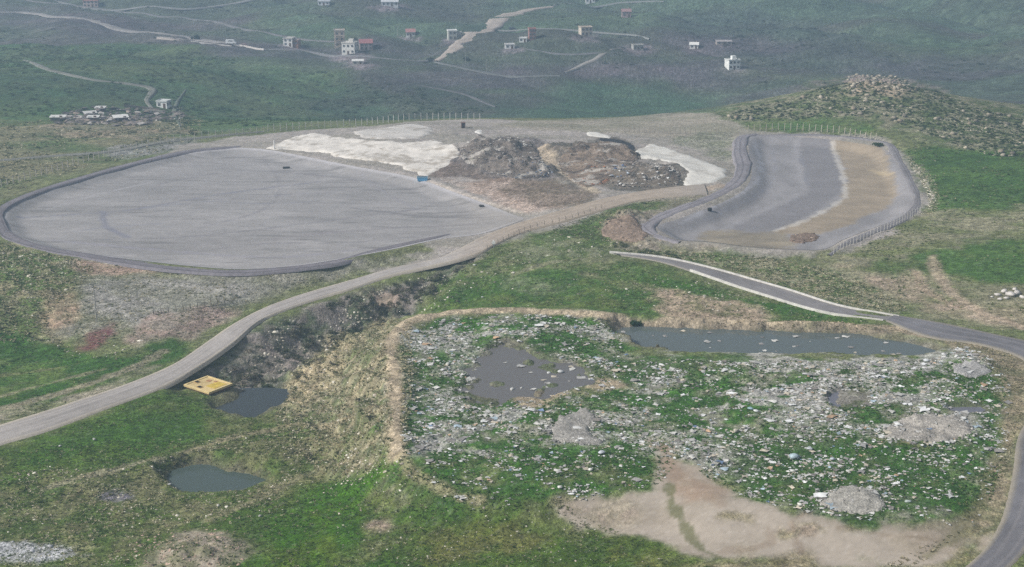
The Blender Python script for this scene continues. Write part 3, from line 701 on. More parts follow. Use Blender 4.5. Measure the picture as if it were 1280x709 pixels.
line_path('perimeter_track', [(946,168),(928,172),(925,190),(929,208),(922,226),(900,241),(868,254),(835,267),(812,277),(806,285),(822,296),(850,303)], 2.3, (142,137,141), M_ditch, lift=.16, smoothz=6, across=13, tr=(.12, .5, .88), tcol=(98,94,100))
line_path('perimeter_track', [(946,169),(990,168.5),(1040,169.5),(1085,174),(1112,181),(1124,200),(1137,224),(1147,246),(1142,264),(1118,279),(1088,291),(1058,304),(1036,320)], 1.1, (132,128,130), M_ditch, lift=.12, wob=.6, smoothz=5, across=13, tr=(.5, .15), tcol=(84,80,84))
# tracks of the far country
M_track = attr_mat('track_dirt', rough=.95, layers=((.3, .12), (1.2, .15)), bump=0)
FAR = [([(-60,12),(0,16),(40,17),(120,27),(200,42),(260,51),(330,62)], 3.0, (145,140,138)), ([(330,62),(400,68),(470,72),(545,74)], 2.0, (125,123,124)),
       ([(40,-6),(105,10),(150,13),(230,12),(290,5),(350,-3)], 2.6, (136,135,134)), ([(196,47),(240,52),(290,58)], 1.2, (158,154,151)),
       ([(545,78),(565,64),(590,46),(615,32),(650,16),(690,8)], 6.0, (172,160,150)), ([(690,8),(760,5),(830,2)], 2.0, (126,128,127)),
       ([(612,36),(660,36),(730,39),(790,44),(812,50)], 1.8, (132,132,129)), ([(705,91),(730,80),(745,74),(775,62)], 2.0, (144,139,134)),
       ([(540,76),(580,86),(640,97),(700,95)], 2.2, (111,112,111)), ([(30,76),(60,87),(110,99),(160,105),(190,112),(183,126),(195,140)], 1.4, (124,124,116)),
       ([(0,-5),(60,4),(130,12),(230,22),(330,40),(420,52)], 1.2, (116,114,115)), ([(640,60),(720,68),(800,72)], .9, (106,105,107)), ([(520,106),(580,118),(620,134)], 1.2, (99,98,100)),
       ([(225,160),(218,138),(232,112)], .8, (106,113,102)), ([(-40,204),(60,196),(140,190),(220,176),(330,165)], 1.4, (124,123,116))]
for pl, hw, c in FAR:
    line_path('dirt_track', pl, hw, c, M_track, lift=.35, wob=.5, step=4, smoothz=2)
print('roads', time.time() - T0)
# ------------------------------------------------------------------ water
def water(name, poly, lv, tint, rough):
    m, nt, bs = new_mat(name + '_water')
    bs.inputs['Base Color'].default_value = tuple(lin(tint)) + (1,)
    bs.inputs['Roughness'].default_value = rough; bs.inputs['IOR'].default_value = 1.33; bs.inputs['Specular IOR Level'].default_value = .35
    tc = nt.nodes.new('ShaderNodeTexCoord'); nz = nt.nodes.new('ShaderNodeTexNoise'); nz.inputs['Scale'].default_value = 1.6; nz.inputs['Detail'].default_value = 3
    nt.links.new(tc.outputs['Object'], nz.inputs['Vector'])
    bp = nt.nodes.new('ShaderNodeBump'); bp.inputs['Strength'].default_value = .12; bp.inputs['Distance'].default_value = .05
    nt.links.new(nz.outputs['Fac'], bp.inputs['Height']); nt.links.new(bp.outputs['Normal'], bs.inputs['Normal'])
    c = poly.mean(0); q = (poly - c); r = np.linalg.norm(q, axis=1)[:, None]; P2 = c + q * (1 + 2.2 / r)
    V3 = np.column_stack([P2, np.full(len(P2), lv)])
    me = bpy.data.meshes.new(name); me.from_pydata([tuple(v) for v in V3], [], [tuple(range(len(V3)))]); me.update()
    return link(name, me, m, kind='structure')
WT = {'long': ('pond_water', (92,100,99), .1), 'murky': ('puddle_water', (108,105,104), .3), 'lower': ('pond_water', (78,90,86), .1), 'upper': ('pond_water', (60,66,68), .1), 'small': ('puddle_water', (112,112,122), .3), 'tiny': ('puddle_water', (112,112,122), .3)}
for k, (poly, lv) in PW.items(): water(WT[k][0], poly, lv, WT[k][1], WT[k][2])

# ------------------------------------------------------------------ scattered cover
def gcol(x, y):
    i = np.clip(np.searchsorted(GX, x), 0, nx - 1); j = np.clip(np.searchsorted(GY, y), 0, ny - 1)
    return GC[j, i]
def sample(pl, dens, world=None):
    wp = smooth_line(G(pl), 3, True) if world is None else world
    lo, hi = wp.min(0), wp.max(0); n = int((hi[0] - lo[0]) * (hi[1] - lo[1]) * dens)
    x = rng.uniform(lo[0], hi[0], n); y = rng.uniform(lo[1], hi[1], n)
    k = sdf(wp, x, y) > 0
    return x[k], y[k]
def wet(x, y, grow=0.0):
    o = np.zeros(x.shape, bool)
    for k, (poly, lv) in PW.items(): o |= sdf_box(poly, x, y, 4) > -grow
    return o
def offroad(x, y, pad=.6):
    o = np.ones(x.shape, bool)
    for k in RL:
        A, B, z, l = RL[k]; M = (A + B) / 2; hw = np.sqrt(((A - B) ** 2).sum(1)).mean() / 2 + pad
        o &= ldist(M, x, y, hw + 1) > hw
    for k in BW: o &= sdf_box(BW[k], x, y, 6) < -4.2
    o &= ldist(BERM, x, y, 4) + (fbm(x, y, 3, 3, 55) - .5) * 3 > 1.1
    return o
ICO_V = []
ph = (1 + 5 ** .5) / 2
for a in (-1, 1):
    for b in (-ph, ph): ICO_V += [(0, a, b), (a, b, 0), (b, 0, a)]
ICO_V = np.array(ICO_V) / np.linalg.norm(ICO_V[0])
def hull_faces(Vv):
    f = []
    n = len(Vv)
    for i in range(n):
        for j in range(i + 1, n):
            for k in range(j + 1, n):
                nn = np.cross(Vv[j] - Vv[i], Vv[k] - Vv[i]); s = (Vv - Vv[i]) @ nn
                if (s <= 1e-9).all(): f.append((i, j, k))
                elif (s >= -1e-9).all(): f.append((i, k, j))
    return np.array(f)
ICO_F = hull_faces(ICO_V)
def t_stone(): return ICO_V * rng.uniform(.65, 1.2, (12, 1)) * np.array([1, .85, .7]), ICO_F
def t_litter():
    g = np.array([(i, j) for j in (-1, 0, 1) for i in (-1, 0, 1)], float)
    v = np.column_stack([g * rng.uniform(.55, 1, (9, 1)) + rng.uniform(-.25, .25, (9, 2)), rng.uniform(0, .75, 9)]); v[4, 2] += .35
    f = []
    for j in range(2):
        for i in range(2):
            a = j * 3 + i; f += [(a, a + 1, a + 4), (a, a + 4, a + 3)]
    return v, np.array(f)
def t_tuft(n=7):
    v, f = [], []
    for i in range(n):
        a = rng.uniform(0, 6.283); r = rng.uniform(.35, 1.0); h = rng.uniform(.25, .8); w = rng.uniform(.2, .42); b = rng.uniform(0, .25)
        c, s = math.cos(a), math.sin(a)
        v += [(c * b - s * w, s * b + c * w, 0), (c * b + s * w, s * b - c * w, 0), (c * r, s * r, h)]; f.append((3 * i, 3 * i + 1, 3 * i + 2))
    return np.array(v), np.array(f)
def t_shrub(n=46):
    v, f = [], []
    for i in range(n):
        p = rng.normal(0, 1, 3); p /= np.linalg.norm(p); p *= rng.uniform(.55, 1.0); p[2] = abs(p[2]) * .8
        q = rng.normal(0, .26, (3, 3)); v += list(p + q); f.append((3 * i, 3 * i + 1, 3 * i + 2))
    return np.array(v), np.array(f)
def scatter(name, x, y, tmpl, size, col, flat=1.0, sink=.08, m=None, nvar=6, vvar=.25, kind='stuff', parent=None, jit=.3, z=None):
    n = len(x)
    if n == 0: return None
    zz = (hz(x, y) if z is None else z) - sink * size
    Vs, Fs, Cs, off = [], [], [], 0
    var = rng.integers(0, nvar, n)
    for k in range(nvar):
        tv, tf = tmpl()
        ii = np.where(var == k)[0]
        if not len(ii): continue
        a = rng.uniform(0, 6.283, len(ii)); c, s = np.cos(a)[:, None], np.sin(a)[:, None]
        sc = size[ii][:, None]; ex = rng.uniform(1 - jit, 1 + jit, (len(ii), 3))
        px = tv[None, :, 0] * sc * ex[:, :1]; py = tv[None, :, 1] * sc * ex[:, 1:2]; pz = tv[None, :, 2] * sc * flat * ex[:, 2:]
        W = np.stack([px * c - py * s + x[ii][:, None], px * s + py * c + y[ii][:, None], pz + zz[ii][:, None]], -1)
        C = col[ii][:, None, :] * rng.uniform(1 - vvar, 1 + vvar, (len(ii), len(tv), 1))
        Fs.append((tf[None] + (np.arange(len(ii)) * len(tv))[:, None, None] + off).reshape(-1, 3))
        Vs.append(W.reshape(-1, 3)); Cs.append(C.reshape(-1, 3)); off += len(ii) * len(tv)
    return link(name, np_mesh(name, np.concatenate(Vs), np.concatenate(Fs), np.clip(np.concatenate(Cs), 0, .9)), m or M_leafy, kind=kind, parent=parent)
def pal(n, cols, wts, var=.2):
    c = lin(np.array(cols, float)); p = np.array(wts, float); p /= p.sum()
    return c[rng.choice(len(c), n, p=p)] * rng.uniform(1 - var, 1 + var, (n, 1))
M_leafy = attr_mat('leaves_and_blades', rough=.9, layers=(), bump=0)
_nt = M_leafy.node_tree; _bs = _nt.nodes['Principled BSDF']; _tr = _nt.nodes.new('ShaderNodeBsdfTranslucent'); _mx = _nt.nodes.new('ShaderNodeMixShader'); _mx.inputs['Fac'].default_value = .45
_nt.links.new(_nt.nodes['Attribute'].outputs['Color'], _tr.inputs['Color']); _nt.links.new(_bs.outputs['BSDF'], _mx.inputs[1]); _nt.links.new(_tr.outputs['BSDF'], _mx.inputs[2])
_nt.links.new(_mx.outputs['Shader'], _nt.nodes['Material Output'].inputs['Surface'])
M_litter = attr_mat('litter_plastic', rough=.6, spec=.3, layers=((6, .12),), bump=0)
M_stone = attr_mat('stone_pale', rough=.9, layers=((2.5, .2),), bump=.4, bump_scale=4, dist=.1)
M_heap = attr_mat('heap_refuse', rough=.9, layers=((1.1, .35), (4, .35)), bump=.8, bump_scale=2.5, dist=.3)

DUMP = [(505,582),(503,500),(512,440),(530,404),(620,393),(755,400),(778,428),(800,446),(1000,452),(1170,448),(1200,432),(1255,465),(1262,520),(1248,600),(1215,654),(1150,652),(1050,646),(960,630),(900,606),(850,572),(830,600),(790,612),(690,630),(600,640),(530,600)]
x, y = sample(DUMP, 8.5)
cl = fbm(x, y, 5, 4, 61, .75); k = ~wet(x, y, -.5)
gr = np.zeros(x.shape)
for (u, v, ru, rv, o) in GREY:
    wp = smooth_line(G([(u + ru * math.cos(t), v + rv * math.sin(t)) for t in np.linspace(0, 6.283, 12)[:-1]]), 2, True)
    gr = np.maximum(gr, sstep(-4, 3, sdf_box(wp, x, y, 6)) * o)
pr = (.06 + sstep(.40, .66, cl) * .42 + gr * .40) * (.22 + .95 * (fbm(x, y, 2.6, 2, 63) > .47))
gr2 = gr * sstep(.42, .56, fbm(x / 1.5, y, 5.5, 4, 101, .7))
pr = (.06 + sstep(.42, .66, cl) * .34 + gr2 * .62) * (.25 + .9 * (fbm(x, y, 2.6, 2, 63) > .47))
k &= rng.random(len(x)) < pr
x, y, gr = x[k], y[k], gr[k]
LC = [(206,204,198),(178,176,172),(150,146,142),(196,186,168),(128,122,116),(170,186,196),(120,140,170),(190,160,130),(226,226,224)]
sz = np.clip(rng.lognormal(-1.8, .6, len(x)), .08, .9)
scatter('litter', x, y, t_litter, sz, pal(len(x), LC, (4, 4.5, 3, 3, 1.5, .7, .2, .4, 3.5)), .55, 0, M_litter)
x, y = sample(DUMP, 3.0); k = ~wet(x, y, .2); n_ = fbm(x, y, 9, 4, 71, .6)
k &= rng.random(len(x)) < sstep(.30, .62, n_); x, y = x[k], y[k]
scatter('weeds', x, y, t_tuft, rng.uniform(.2, .55, len(x)), pal(len(x), [(70,104,44),(88,120,54),(108,130,72),(136,138,100),(58,84,40)], (4, 4, 3, 2.5, 1.5)), .75)
# floating scraps on the long pond
x, y = sample([(775,414),(900,413),(1080,420),(1140,432),(1100,444),(900,442),(800,438)], .035)
scatter('floating_litter', x, y, t_litter, rng.uniform(.25, .8, len(x)), pal(len(x), LC[:4], (1, 1, 1, 1)), .25, 0, M_litter, z=np.full(len(x), PW['long'][1] + .02))
x, y = sample([(600,450),(720,460),(735,478),(650,494),(592,498)], .07)
k = fbm(x, y, 6, 3, 5) > .46; x, y = x[k], y[k]
scatter('floating_litter', x, y, t_litter, rng.uniform(.3, .9, len(x)), pal(len(x), LC[:4], (2, 2, 1, 1)), .25, 0, M_litter, z=np.full(len(x), PW['murky'][1] + .02))
# grass tufts of the open ground, coloured like the turf they grow from
def cover(pl, dens, lo, hi, cols, wts, flat=.7, mixg=.2, thr=None, name='grass_tufts'):
    x, y = sample(pl, dens); k = ~wet(x, y, .3) & offroad(x, y)
    if thr: k &= rng.random(len(x)) < sstep(thr[0], thr[1], fbm(x, y, thr[2], 4, 81, .6))
    x, y = x[k], y[k]
    c = pal(len(x), cols, wts); c = c * (1 - mixg) + gcol(x, y) * mixg * rng.uniform(.75, 1.3, (len(x), 1))
    return x, y, rng.uniform(lo, hi, len(x)), c, flat
GREEN = [(58,84,30),(92,116,50),(124,136,80),(186,180,146)]
STRAW = [(206,194,160),(184,176,144),(126,130,92),(224,216,190),(78,92,50)]
def bundle(name, parts, tm=t_tuft, m=None, sink=.08):
    x = np.concatenate([p[0] for p in parts]); y = np.concatenate([p[1] for p in parts]); s = np.concatenate([p[2] for p in parts]); c = np.concatenate([p[3] for p in parts])
    return scatter(name, x, y, tm, s, c, parts[0][4], sink, m)
bundle('grass_tufts', [
 cover([(-60,720),(-60,560),(100,530),(240,490),(360,520),(400,590),(500,585),(700,625),(860,700),(860,720)], 3.3, 0.15, 0.49, GREEN, (4, 4, 3, 2), thr=(.3, .6, 8)),
 cover([(-60,560),(-60,410),(60,425),(110,448),(225,432),(100,492)], 1.98, 0.15, 0.56, GREEN, (4, 4, 3, 2), thr=(.35, .65, 8)),
 cover([(510,392),(575,335),(640,306),(760,285),(765,318),(860,346),(1085,402),(1000,412),(620,384)], 2.2, 0.15, 0.56, GREEN, (3, 4, 4, 3), thr=(.35, .65, 7)),
 cover([(1060,300),(1150,265),(1380,275),(1380,430),(1280,400),(1120,378)], .5, .3, .8, GREEN, (3, 4, 4, 3), thr=(.45, .65, 7)),
 cover([(920,140),(1085,105),(1380,160),(1380,290),(1160,262),(1130,190),(1000,160)], .45, .35, 1.0, GREEN, (3, 4, 4, 2), thr=(.4, .65, 9))])
bundle('dry_weeds', [
 cover([(350,505),(400,440),(440,408),(500,400),(515,440),(505,580),(470,585),(400,590),(350,540)], 3.795, 0.23625, 0.68544, STRAW, (4, 3, 3, 3, 3), mixg=.12),
 cover([(-60,310),(20,305),(110,330),(105,350),(60,400),(100,445),(60,425),(-60,420)], 2.5875, 0.23625, 0.72576, STRAW, (2, 3, 4, 2, 4), mixg=.12),
 cover([(110,330),(200,338),(430,336),(545,318),(430,350),(300,390),(205,425),(80,420)], 1.5525, 0.196875, 0.56448, STRAW, (2, 3, 3, 2, 3), mixg=.2, thr=(.35, .6, 7)),
 cover([(775,312),(900,318),(980,325),(1060,345),(1130,382),(1115,394),(1040,378),(900,334)], 2.76, 0.23625, 0.72576, STRAW, (3, 3, 4, 2, 3), mixg=.12),
 cover([(-60,700),(-60,600),(180,580),(300,540),(420,530),(450,570),(300,650),(160,705)], 2.5875, 0.196875, 0.52416, STRAW, (3, 3, 3, 3, 3), mixg=.15, thr=(.38, .6, 5)),
 cover([(440,600),(520,590),(640,640),(760,690),(640,709),(500,709)], 1.38, 0.196875, 0.48384, STRAW, (3, 3, 3, 2, 3), mixg=.2, thr=(.45, .62, 5)),
 cover([(1180,420),(1262,440),(1285,520),(1240,620),(1160,700),(1110,705),(1220,650),(1250,560),(1255,480)], 2.76, 0.196875, 0.56448, STRAW, (3, 3, 3, 2, 3), mixg=.4),
 cover([(740,398),(1160,405),(1175,420),(1000,414),(770,410)], 2.2425, 0.196875, 0.56448, STRAW, (3, 3, 3, 2, 4), mixg=.4),
 cover([(1105,182),(1160,215),(1175,255),(1150,268),(1125,215)], 2.07, 0.23625, 0.72576, STRAW, (4, 3, 2, 4, 2), mixg=.12),
 cover([(0,160),(230,150),(240,178),(110,208),(0,238)], 0.4025, 0.42, 1.232, STRAW, (2, 3, 4, 2, 4), mixg=.2, thr=(.35, .6, 8)),
 cover([(690,290),(745,262),(840,242),(780,268),(755,300)], 1.725, 0.23625, 0.64512, STRAW, (1, 3, 4, 1, 4), mixg=.5)])
# scrub of the ravine
RAV = [(230,472),(290,442),(335,408),(400,384),(450,368),(520,347),(600,320),(560,352),(520,388),(470,402),(430,420),(395,455),(355,490),(300,490),(245,478)]
bundle('scrub', [cover(RAV, .8, .3, .9, [(84,96,68),(104,110,82),(128,126,104),(146,138,124),(74,84,58)], (4, 4, 3, 3, 2), .8, .35, (.36, .6, 5)),
 cover([(760,300),(800,312),(840,316),(870,335),(790,322)], .3, .4, 1.0, [(82,102,58),(106,116,78)], (1, 1), .8, .3)], t_shrub)
# stones and rubble
def stones(pl, dens, lo, hi, cols, wts, thr=None, sig=.5):
    x, y, s, c, f = cover(pl, dens, lo, hi, cols, wts, .8, 0, thr)
    return x, y, np.clip(lo * rng.lognormal(.2, sig, len(x)), lo * .6, hi), c, f
SC = [(196,188,172),(174,164,150),(150,142,130),(212,206,192),(116,110,100)]
bundle('stones', [
 stones(RAV, 1.3, .22, 1.0, SC, (3, 3, 3, 2, 3), (.4, .62, 6)),
 stones([(-60,709),(-60,590),(180,575),(300,540),(480,560),(480,600),(340,640),(200,709)], .9, .13, .55, SC, (4, 3, 2, 4, 1), (.45, .65, 6)),
 stones([(350,505),(400,440),(470,405),(500,420),(505,580),(400,590)], 1.0, .13, .5, SC, (4, 3, 2, 3, 2)),
 stones([(440,600),(520,590),(700,640),(860,709),(440,709)], .25, .12, .45, SC, (4, 2, 1, 5, 1)),
 stones([(510,392),(575,335),(640,306),(760,285),(960,380),(1085,402),(620,384)], .3, .22, .7, SC, (4, 2, 1, 5, 1), (.4, .6, 9)),
 stones([(180,668),(290,662),(300,709),(180,709)], 1.2, .18, .9, [(186,162,146),(160,140,124),(130,118,100)], (3, 3, 1)),
 stones([(750,300),(752,272),(800,262),(830,280),(840,300)], .5, .2, .7, [(160,134,118),(140,118,104),(176,158,144)], (3, 3, 1)),
 stones([(-60,690),(0,678),(80,683),(98,693),(60,703),(-60,705)], 1.5, .2, .7, [(188,188,192),(166,166,168),(140,140,140)], (3, 3, 1)),
 stones([(1108,185),(1150,210),(1170,250),(1150,262),(1125,215)], 2.4, .25, 1.0, SC, (4, 3, 2, 4, 2)),
 stones([(0,310),(110,330),(60,400),(110,450),(200,420),(60,430)], .6, .2, .7, SC, (4, 3, 2, 4, 2))], t_stone, M_stone, .3)
# scrub of the far fields
def farshrub(pl, dens, lo, hi, cols, thr):
    x, y = sample(pl, dens); k = rng.random(len(x)) < sstep(thr[0], thr[1], fbm(x, y, thr[2], 4, 91, .6)); x, y = x[k], y[k]
    c = pal(len(x), cols, np.ones(len(cols)), .3)
    return x, y, rng.uniform(lo, hi, len(x)), c * .45 + gcol(x, y) * .75, .7
bundle('far_scrub', [
 farshrub([(-60,60),(180,60),(330,80),(620,135),(500,150),(330,158),(100,148),(-60,140)], .07, .4, 1.4, [(62,92,54),(80,108,66),(130,140,104),(54,76,52)], (.35, .6, 20)),
 farshrub([(860,25),(1000,30),(1130,85),(1080,98),(960,80),(850,50)],   .02, .5, 1.5, [(56,70,60),(66,80,66),(90,88,84)], (.4, .6, 20)),
 farshrub([(-60,-10),(1340,-10),(1340,90),(900,110),(600,80),(200,60),(-60,60)],   .006, .5, 1.5, [(60,76,62),(80,92,76),(104,100,96)], (.4, .62, 50)),
 farshrub([(-60,160),(230,152),(240,175),(-60,235)], .02, .6, 1.4, [(64,86,46),(84,92,60)], (.45, .6, 14))], t_shrub)
# rocks of the hill: the largest are things, the rest a cover
HILL = [(905,146),(960,128),(1020,112),(1085,97),(1140,108),(1180,118),(1290,152),(1330,190),(1250,196),(1180,176),(1110,150),(1040,146),(960,152)]
x, y = sample(HILL, 1.0)
k = rng.random(len(x)) < sstep(.40, .62, fbm(x, y, 12, 4, 95, .6)); x, y = x[k], y[k]
s = np.clip(.34 * rng.lognormal(.1, .5, len(x)), .2, 1.5)
x2, y2 = sample([(1058,99),(1085,95),(1130,104),(1140,112),(1090,111),(1062,107)], .45)
x = np.concatenate([x, x2]); y = np.concatenate([y, y2]); s = np.concatenate([s, np.clip(.55 * rng.lognormal(.1, .4, len(x2)), .3, 1.6)])
o_ = np.argsort(-s); big = o_[:300]; rest = o_[300:]
hx_, hy_ = sample(HILL, .35)
scatter('hill_scrub', hx_, hy_, t_shrub, rng.uniform(.3, .8, len(hx_)), pal(len(hx_), [(70,88,50),(92,104,66),(58,70,44)], (1, 1, 1)), .7)
scatter('hill_rocks', x[rest], y[rest], t_stone, s[rest], pal(len(rest), [(158,149,132),(134,127,112),(180,170,152),(104,100,88)], (3, 3, 1.5, 2.5)), .8, .25, M_stone)
def stone_mesh(name, col):
    tv, tf = t_stone(); 
    return np_mesh(name, tv, tf, np.clip(np.repeat(lin(col)[None], 12, 0) * rng.uniform(.8, 1.2, (12, 1)), 0, .9))
bm_ = [stone_mesh('boulder', c) for c in ((160,151,134), (140,132,117), (178,168,150), (150,138,120), (118,112,100))]
for i in big:
    o = link('boulder', bm_[int(rng.integers(0, 5))], M_stone, label='weathered grey tan boulder among the many on the rocky hill behind the right basin', cat='boulder', group='boulders on the rocky hill',
             loc=(x[i], y[i], float(hz(x[i], y[i])) + s[i] * .2))
    o.scale = (s[i] * rng.uniform(.8, 1.1), s[i] * .9, s[i] * rng.uniform(.8, 1.1)); o.rotation_euler = (0, 0, rng.uniform(0, 6.28))
pb = stone_mesh('boulder', (206,200,194))
for q, (du, dv, ss) in enumerate([(1247,370,.9),(1255,366,1.1),(1263,370,1.2),(1271,368,1.1),(1278,373,.9),(1258,374,.8),(1268,363,.8),(1250,375,.6)]):
    p = G([(du, dv)])[0]
    o = link('boulder', pb, M_stone, label='whitish boulder heaped with others beside the dirt track at the right edge', cat='boulder', group='white boulders heaped by the right hand track', loc=(p[0], p[1], float(hz(*p)) + ss * .35))
    o.scale = (ss * 1.15, ss, ss * .85); o.rotation_euler = (0, 0, q * 1.3)
x, y = sample([(95,136),(160,136),(215,138),(230,148),(180,156),(100,156),(60,152)], .16)
scatter('farmyard_clutter', x, y, t_litter, rng.uniform(.4, 1.6, len(x)), pal(len(x), [(96,88,84),(128,118,112),(78,74,74),(188,182,176),(150,136,124)], (4, 4, 3, 1.5, 2), .3), .8, 0, M_litter)
print('scatter', time.time() - T0)
# ------------------------------------------------------------------ things
MC = {}
def cm(c, rough=.85, var=.12, scale=1.5, name='paint', **k):
    key = (tuple(c), rough, name)
    if key not in MC: MC[key] = mat(name + '_%d_%d_%d' % tuple(c), c, rough, var, scale, **k)
    return MC[key]
class MB:
    def __init__(s): s.v = []; s.f = []
    def box(s, x, y, z, sx, sy, sz, taper=1.0):       # centre of the base, size
        n = len(s.v)
        for k, t in ((0, 1.0), (1, taper)):
            for a, b in ((-1, -1), (1, -1), (1, 1), (-1, 1)): s.v.append((x + a * sx / 2 * t, y + b * sy / 2 * t, z + k * sz))
        s.f += [tuple(n + i for i in q) for q in ((3, 2, 1, 0), (4, 5, 6, 7), (0, 1, 5, 4), (1, 2, 6, 5), (2, 3, 7, 6), (3, 0, 4, 7))]; return s
    def prism(s, prof, x0, x1):                        # profile in y,z swept along x
        n = len(s.v); k = len(prof)
        for xx in (x0, x1): s.v += [(xx, a, b) for a, b in prof]
        s.f += [tuple(n + i for i in range(k))[::-1], tuple(n + k + i for i in range(k))]
        s.f += [(n + i, n + (i + 1) % k, n + k + (i + 1) % k, n + k + i) for i in range(k)]; return s
    def cyl(s, x, y, z, r, h, axis='z', seg=14, r2=None):
        n = len(s.v); r2 = r if r2 is None else r2
        for t, rr in ((0, r), (1, r2)):
            for i in range(seg):
                a = 2 * math.pi * i / seg; c, d = math.cos(a) * rr, math.sin(a) * rr
                s.v.append({'z': (x + c, y + d, z + t * h), 'x': (x + t * h, y + c, z + d), 'y': (x + c, y + t * h, z + d)}[axis])
        s.f += [tuple(n + i for i in range(seg))[::-1], tuple(n + seg + i for i in range(seg))]
        s.f += [(n + i, n + (i + 1) % seg, n + seg + (i + 1) % seg, n + seg + i) for i in range(seg)]; return s
    def build(s, name, m, parent=None, **k):
        me = bpy.data.meshes.new(name); me.from_pydata(s.v, [], s.f); me.update()
        return link(name, me, m, parent=parent, **k)
def empty(name, loc, rz, label, cat, group=None):
    o = bpy.data.objects.new(name, None); COL.objects.link(o); o.location = loc; o.rotation_euler = (0, 0, rz)
    o['label'] = label; o['category'] = cat
    if group: o['group'] = group
    o.empty_display_size = .1
    return o
def spot(u, v): p = G([(u, v)])[0]; return (float(p[0]), float(p[1]), float(hz(*p)))
GLASS = lambda: cm((100,101,106), .3, .1, name='glass')

def house(name, label, u, v, w, d, h, rz, wall, roofc, roof='flat', st=1, nc=3, wc=(60,60,66), side=True, blank=False, cat='house', extra=None, door=True):
    w, d, h = w * .86, d * .86, h * .86
    x, y, z = spot(u, v)
    e = empty(name, (x, y + d * .4, z), R(rz), label, cat)
    b = MB().box(0, 0, -1.5, w, d, h + 1.5)
    b.build('wall', cm(wall, .9, .14, .6, name='plaster'), e)
    if roof == 'flat':
        MB().box(0, 0, h + .003, w + .5, d + .5, .28).box(0, -d / 2 - .1, h + .29, w + .4, .2, .35).box(0, d / 2 + .1, h + .29, w + .4, .2, .35).box(-w / 2 - .1, 0, h + .29, .2, d - .01, .35).box(w / 2 + .1, 0, h + .29, .2, d - .01, .35).build('roof', cm(roofc, .9, name='roof'), e)
    elif roof == 'gable':
        rh = d * .28
        r = MB().prism([(-d / 2 - .5, h - .1), (0, h + rh), (d / 2 + .5, h - .1), (d / 2 + .5, h + .1), (0, h + rh + .25), (-d / 2 - .5, h + .1)], -w / 2 - .4, w / 2 + .4).build('roof', cm(roofc, .9, name='roof'), e)
        MB().prism([(-d / 2, h), (d / 2, h), (0, h + rh - .05)], -w / 2 + .01, w / 2 - .01).build('gable_wall', cm(wall, .9, .14, .6, name='plaster'), e)
        MB().box(w * .25, d * .12, h + rh * .6, .6, .6, rh * .4 + 1.0).build('chimney', cm((150,130,120), name='brick'), r)
    elif roof == 'mono':
        MB().prism([(-d / 2 - .4, h - .02), (d / 2 + .4, h + d * .16), (d / 2 + .4, h + d * .16 + .15), (-d / 2 - .4, h + .13)], -w / 2 - .35, w / 2 + .35).build('roof', cm(roofc, .55, .08, .8, name='sheet_roof'), e)
        MB().prism([(-d / 2 + .05, h - .1), (d / 2 - .02, h - .1), (d / 2 - .02, h + d * .155), (-d / 2 + .05, h)], -w / 2 + .01, w / 2 - .01).build('upper_wall', cm(wall, .9, .14, .6, name='plaster'), e)
    if not blank:
        sh = h / st
        for s in range(st):
            for c in range(nc):
                wx = -w / 2 + w * (c + .5) / nc
                if door and s == 0 and c == nc // 2:
                    dd = MB().box(wx, -d / 2 - .04, 0, 1.1, .12, 2.1).build('door', cm((96,74,60), name='wood'), e)
                    MB().box(wx + .4, -d / 2 - .13, 1.0, .08, .06, .2).build('handle', cm((150,150,150), name='metal'), dd)
                    continue
                f = MB().box(wx, -d / 2 - .03, s * sh + sh * .36, 1.25, .10, 1.2).build('window', cm(wc, .6, name='frame'), e)
                MB().box(wx, -d / 2 - .075, s * sh + sh * .36 + .12, 1.05, .04, .98).build('pane', GLASS(), f)
            if side:
                for q in (-.25, .25):
                    f = MB().box(w / 2 + .03, d * q, s * sh + sh * .36, .10, 1.3, 1.3).build('window', cm(wc, .6, name='frame'), e)
                    MB().box(w / 2 + .075, d * q, s * sh + sh * .36 + .12, .04, 1.06, 1.06).build('pane', GLASS(), f)
    if extra: extra(e, w, d, h)
    return e
def balcony(e, w, d, h):
    for s in (1, 2):
        if h > 3 * s + 1:
            b = MB().box(0, -d / 2 - .75, 3 * s - .2, w * .6, 1.3, .18).build('balcony', cm((190,182,172), name='plaster'), e)
            MB().box(0, -d / 2 - 1.36, 3 * s - .019, w * .6, .06, .9).build('railing', cm((140,130,124), name='metal'), b)
def annex(c, rc, s=1):
    def f(e, w, d, h):
        a = MB().box(s * (w / 2 + w * .3), .3, -1.5, w * .6 - .02, d * .8, h * .8 + 1.5).build('annex', cm(c, .9, .2, .8, name='brick'), e)
        MB().box(s * (w / 2 + w * .31), .3, h * .8 + .003, w * .6 + .3, d * .8 + .3, .25).build('annex_roof', cm(rc, name='roof'), a)
        for q in (-.12, .12): MB().box(s * (w / 2 + w * (.3 + q)), .3 - d * .4 - .03, h * .3, 1.0, .1, 1.2).build('opening', GLASS(), a)
    return f
def hiproof_box(c):
    def f(e, w, d, h):
        MB().box(w * .1, d * .1, h + .29, w * .35, d * .4, 1.9).build('stair_head', cm(c, .9, name='plaster'), e)
    return f
house('white_house', 'small white house with an unplastered brown brick annex on its right side', 361, 58, 6.5, 8, 5.2, -8, (232,230,226), (190,186,180), st=2, nc=2, extra=annex((140,104,90), (150,132,124)))
house('tower_house', 'tallest beige house with brown balconies on the hillside, behind the white apartment house', 424, 59, 7.2, 8, 11.2, 6, (196,180,164), (180,170,160), st=3, nc=2, extra=balcony)
house('apartment_house', 'white two storey house with dark openings, in front of the tallest beige house', 437, 68, 9, 8, 7.4, -12, (226,224,218), (204,200,194), st=2, nc=3, extra=hiproof_box((214,210,204)))
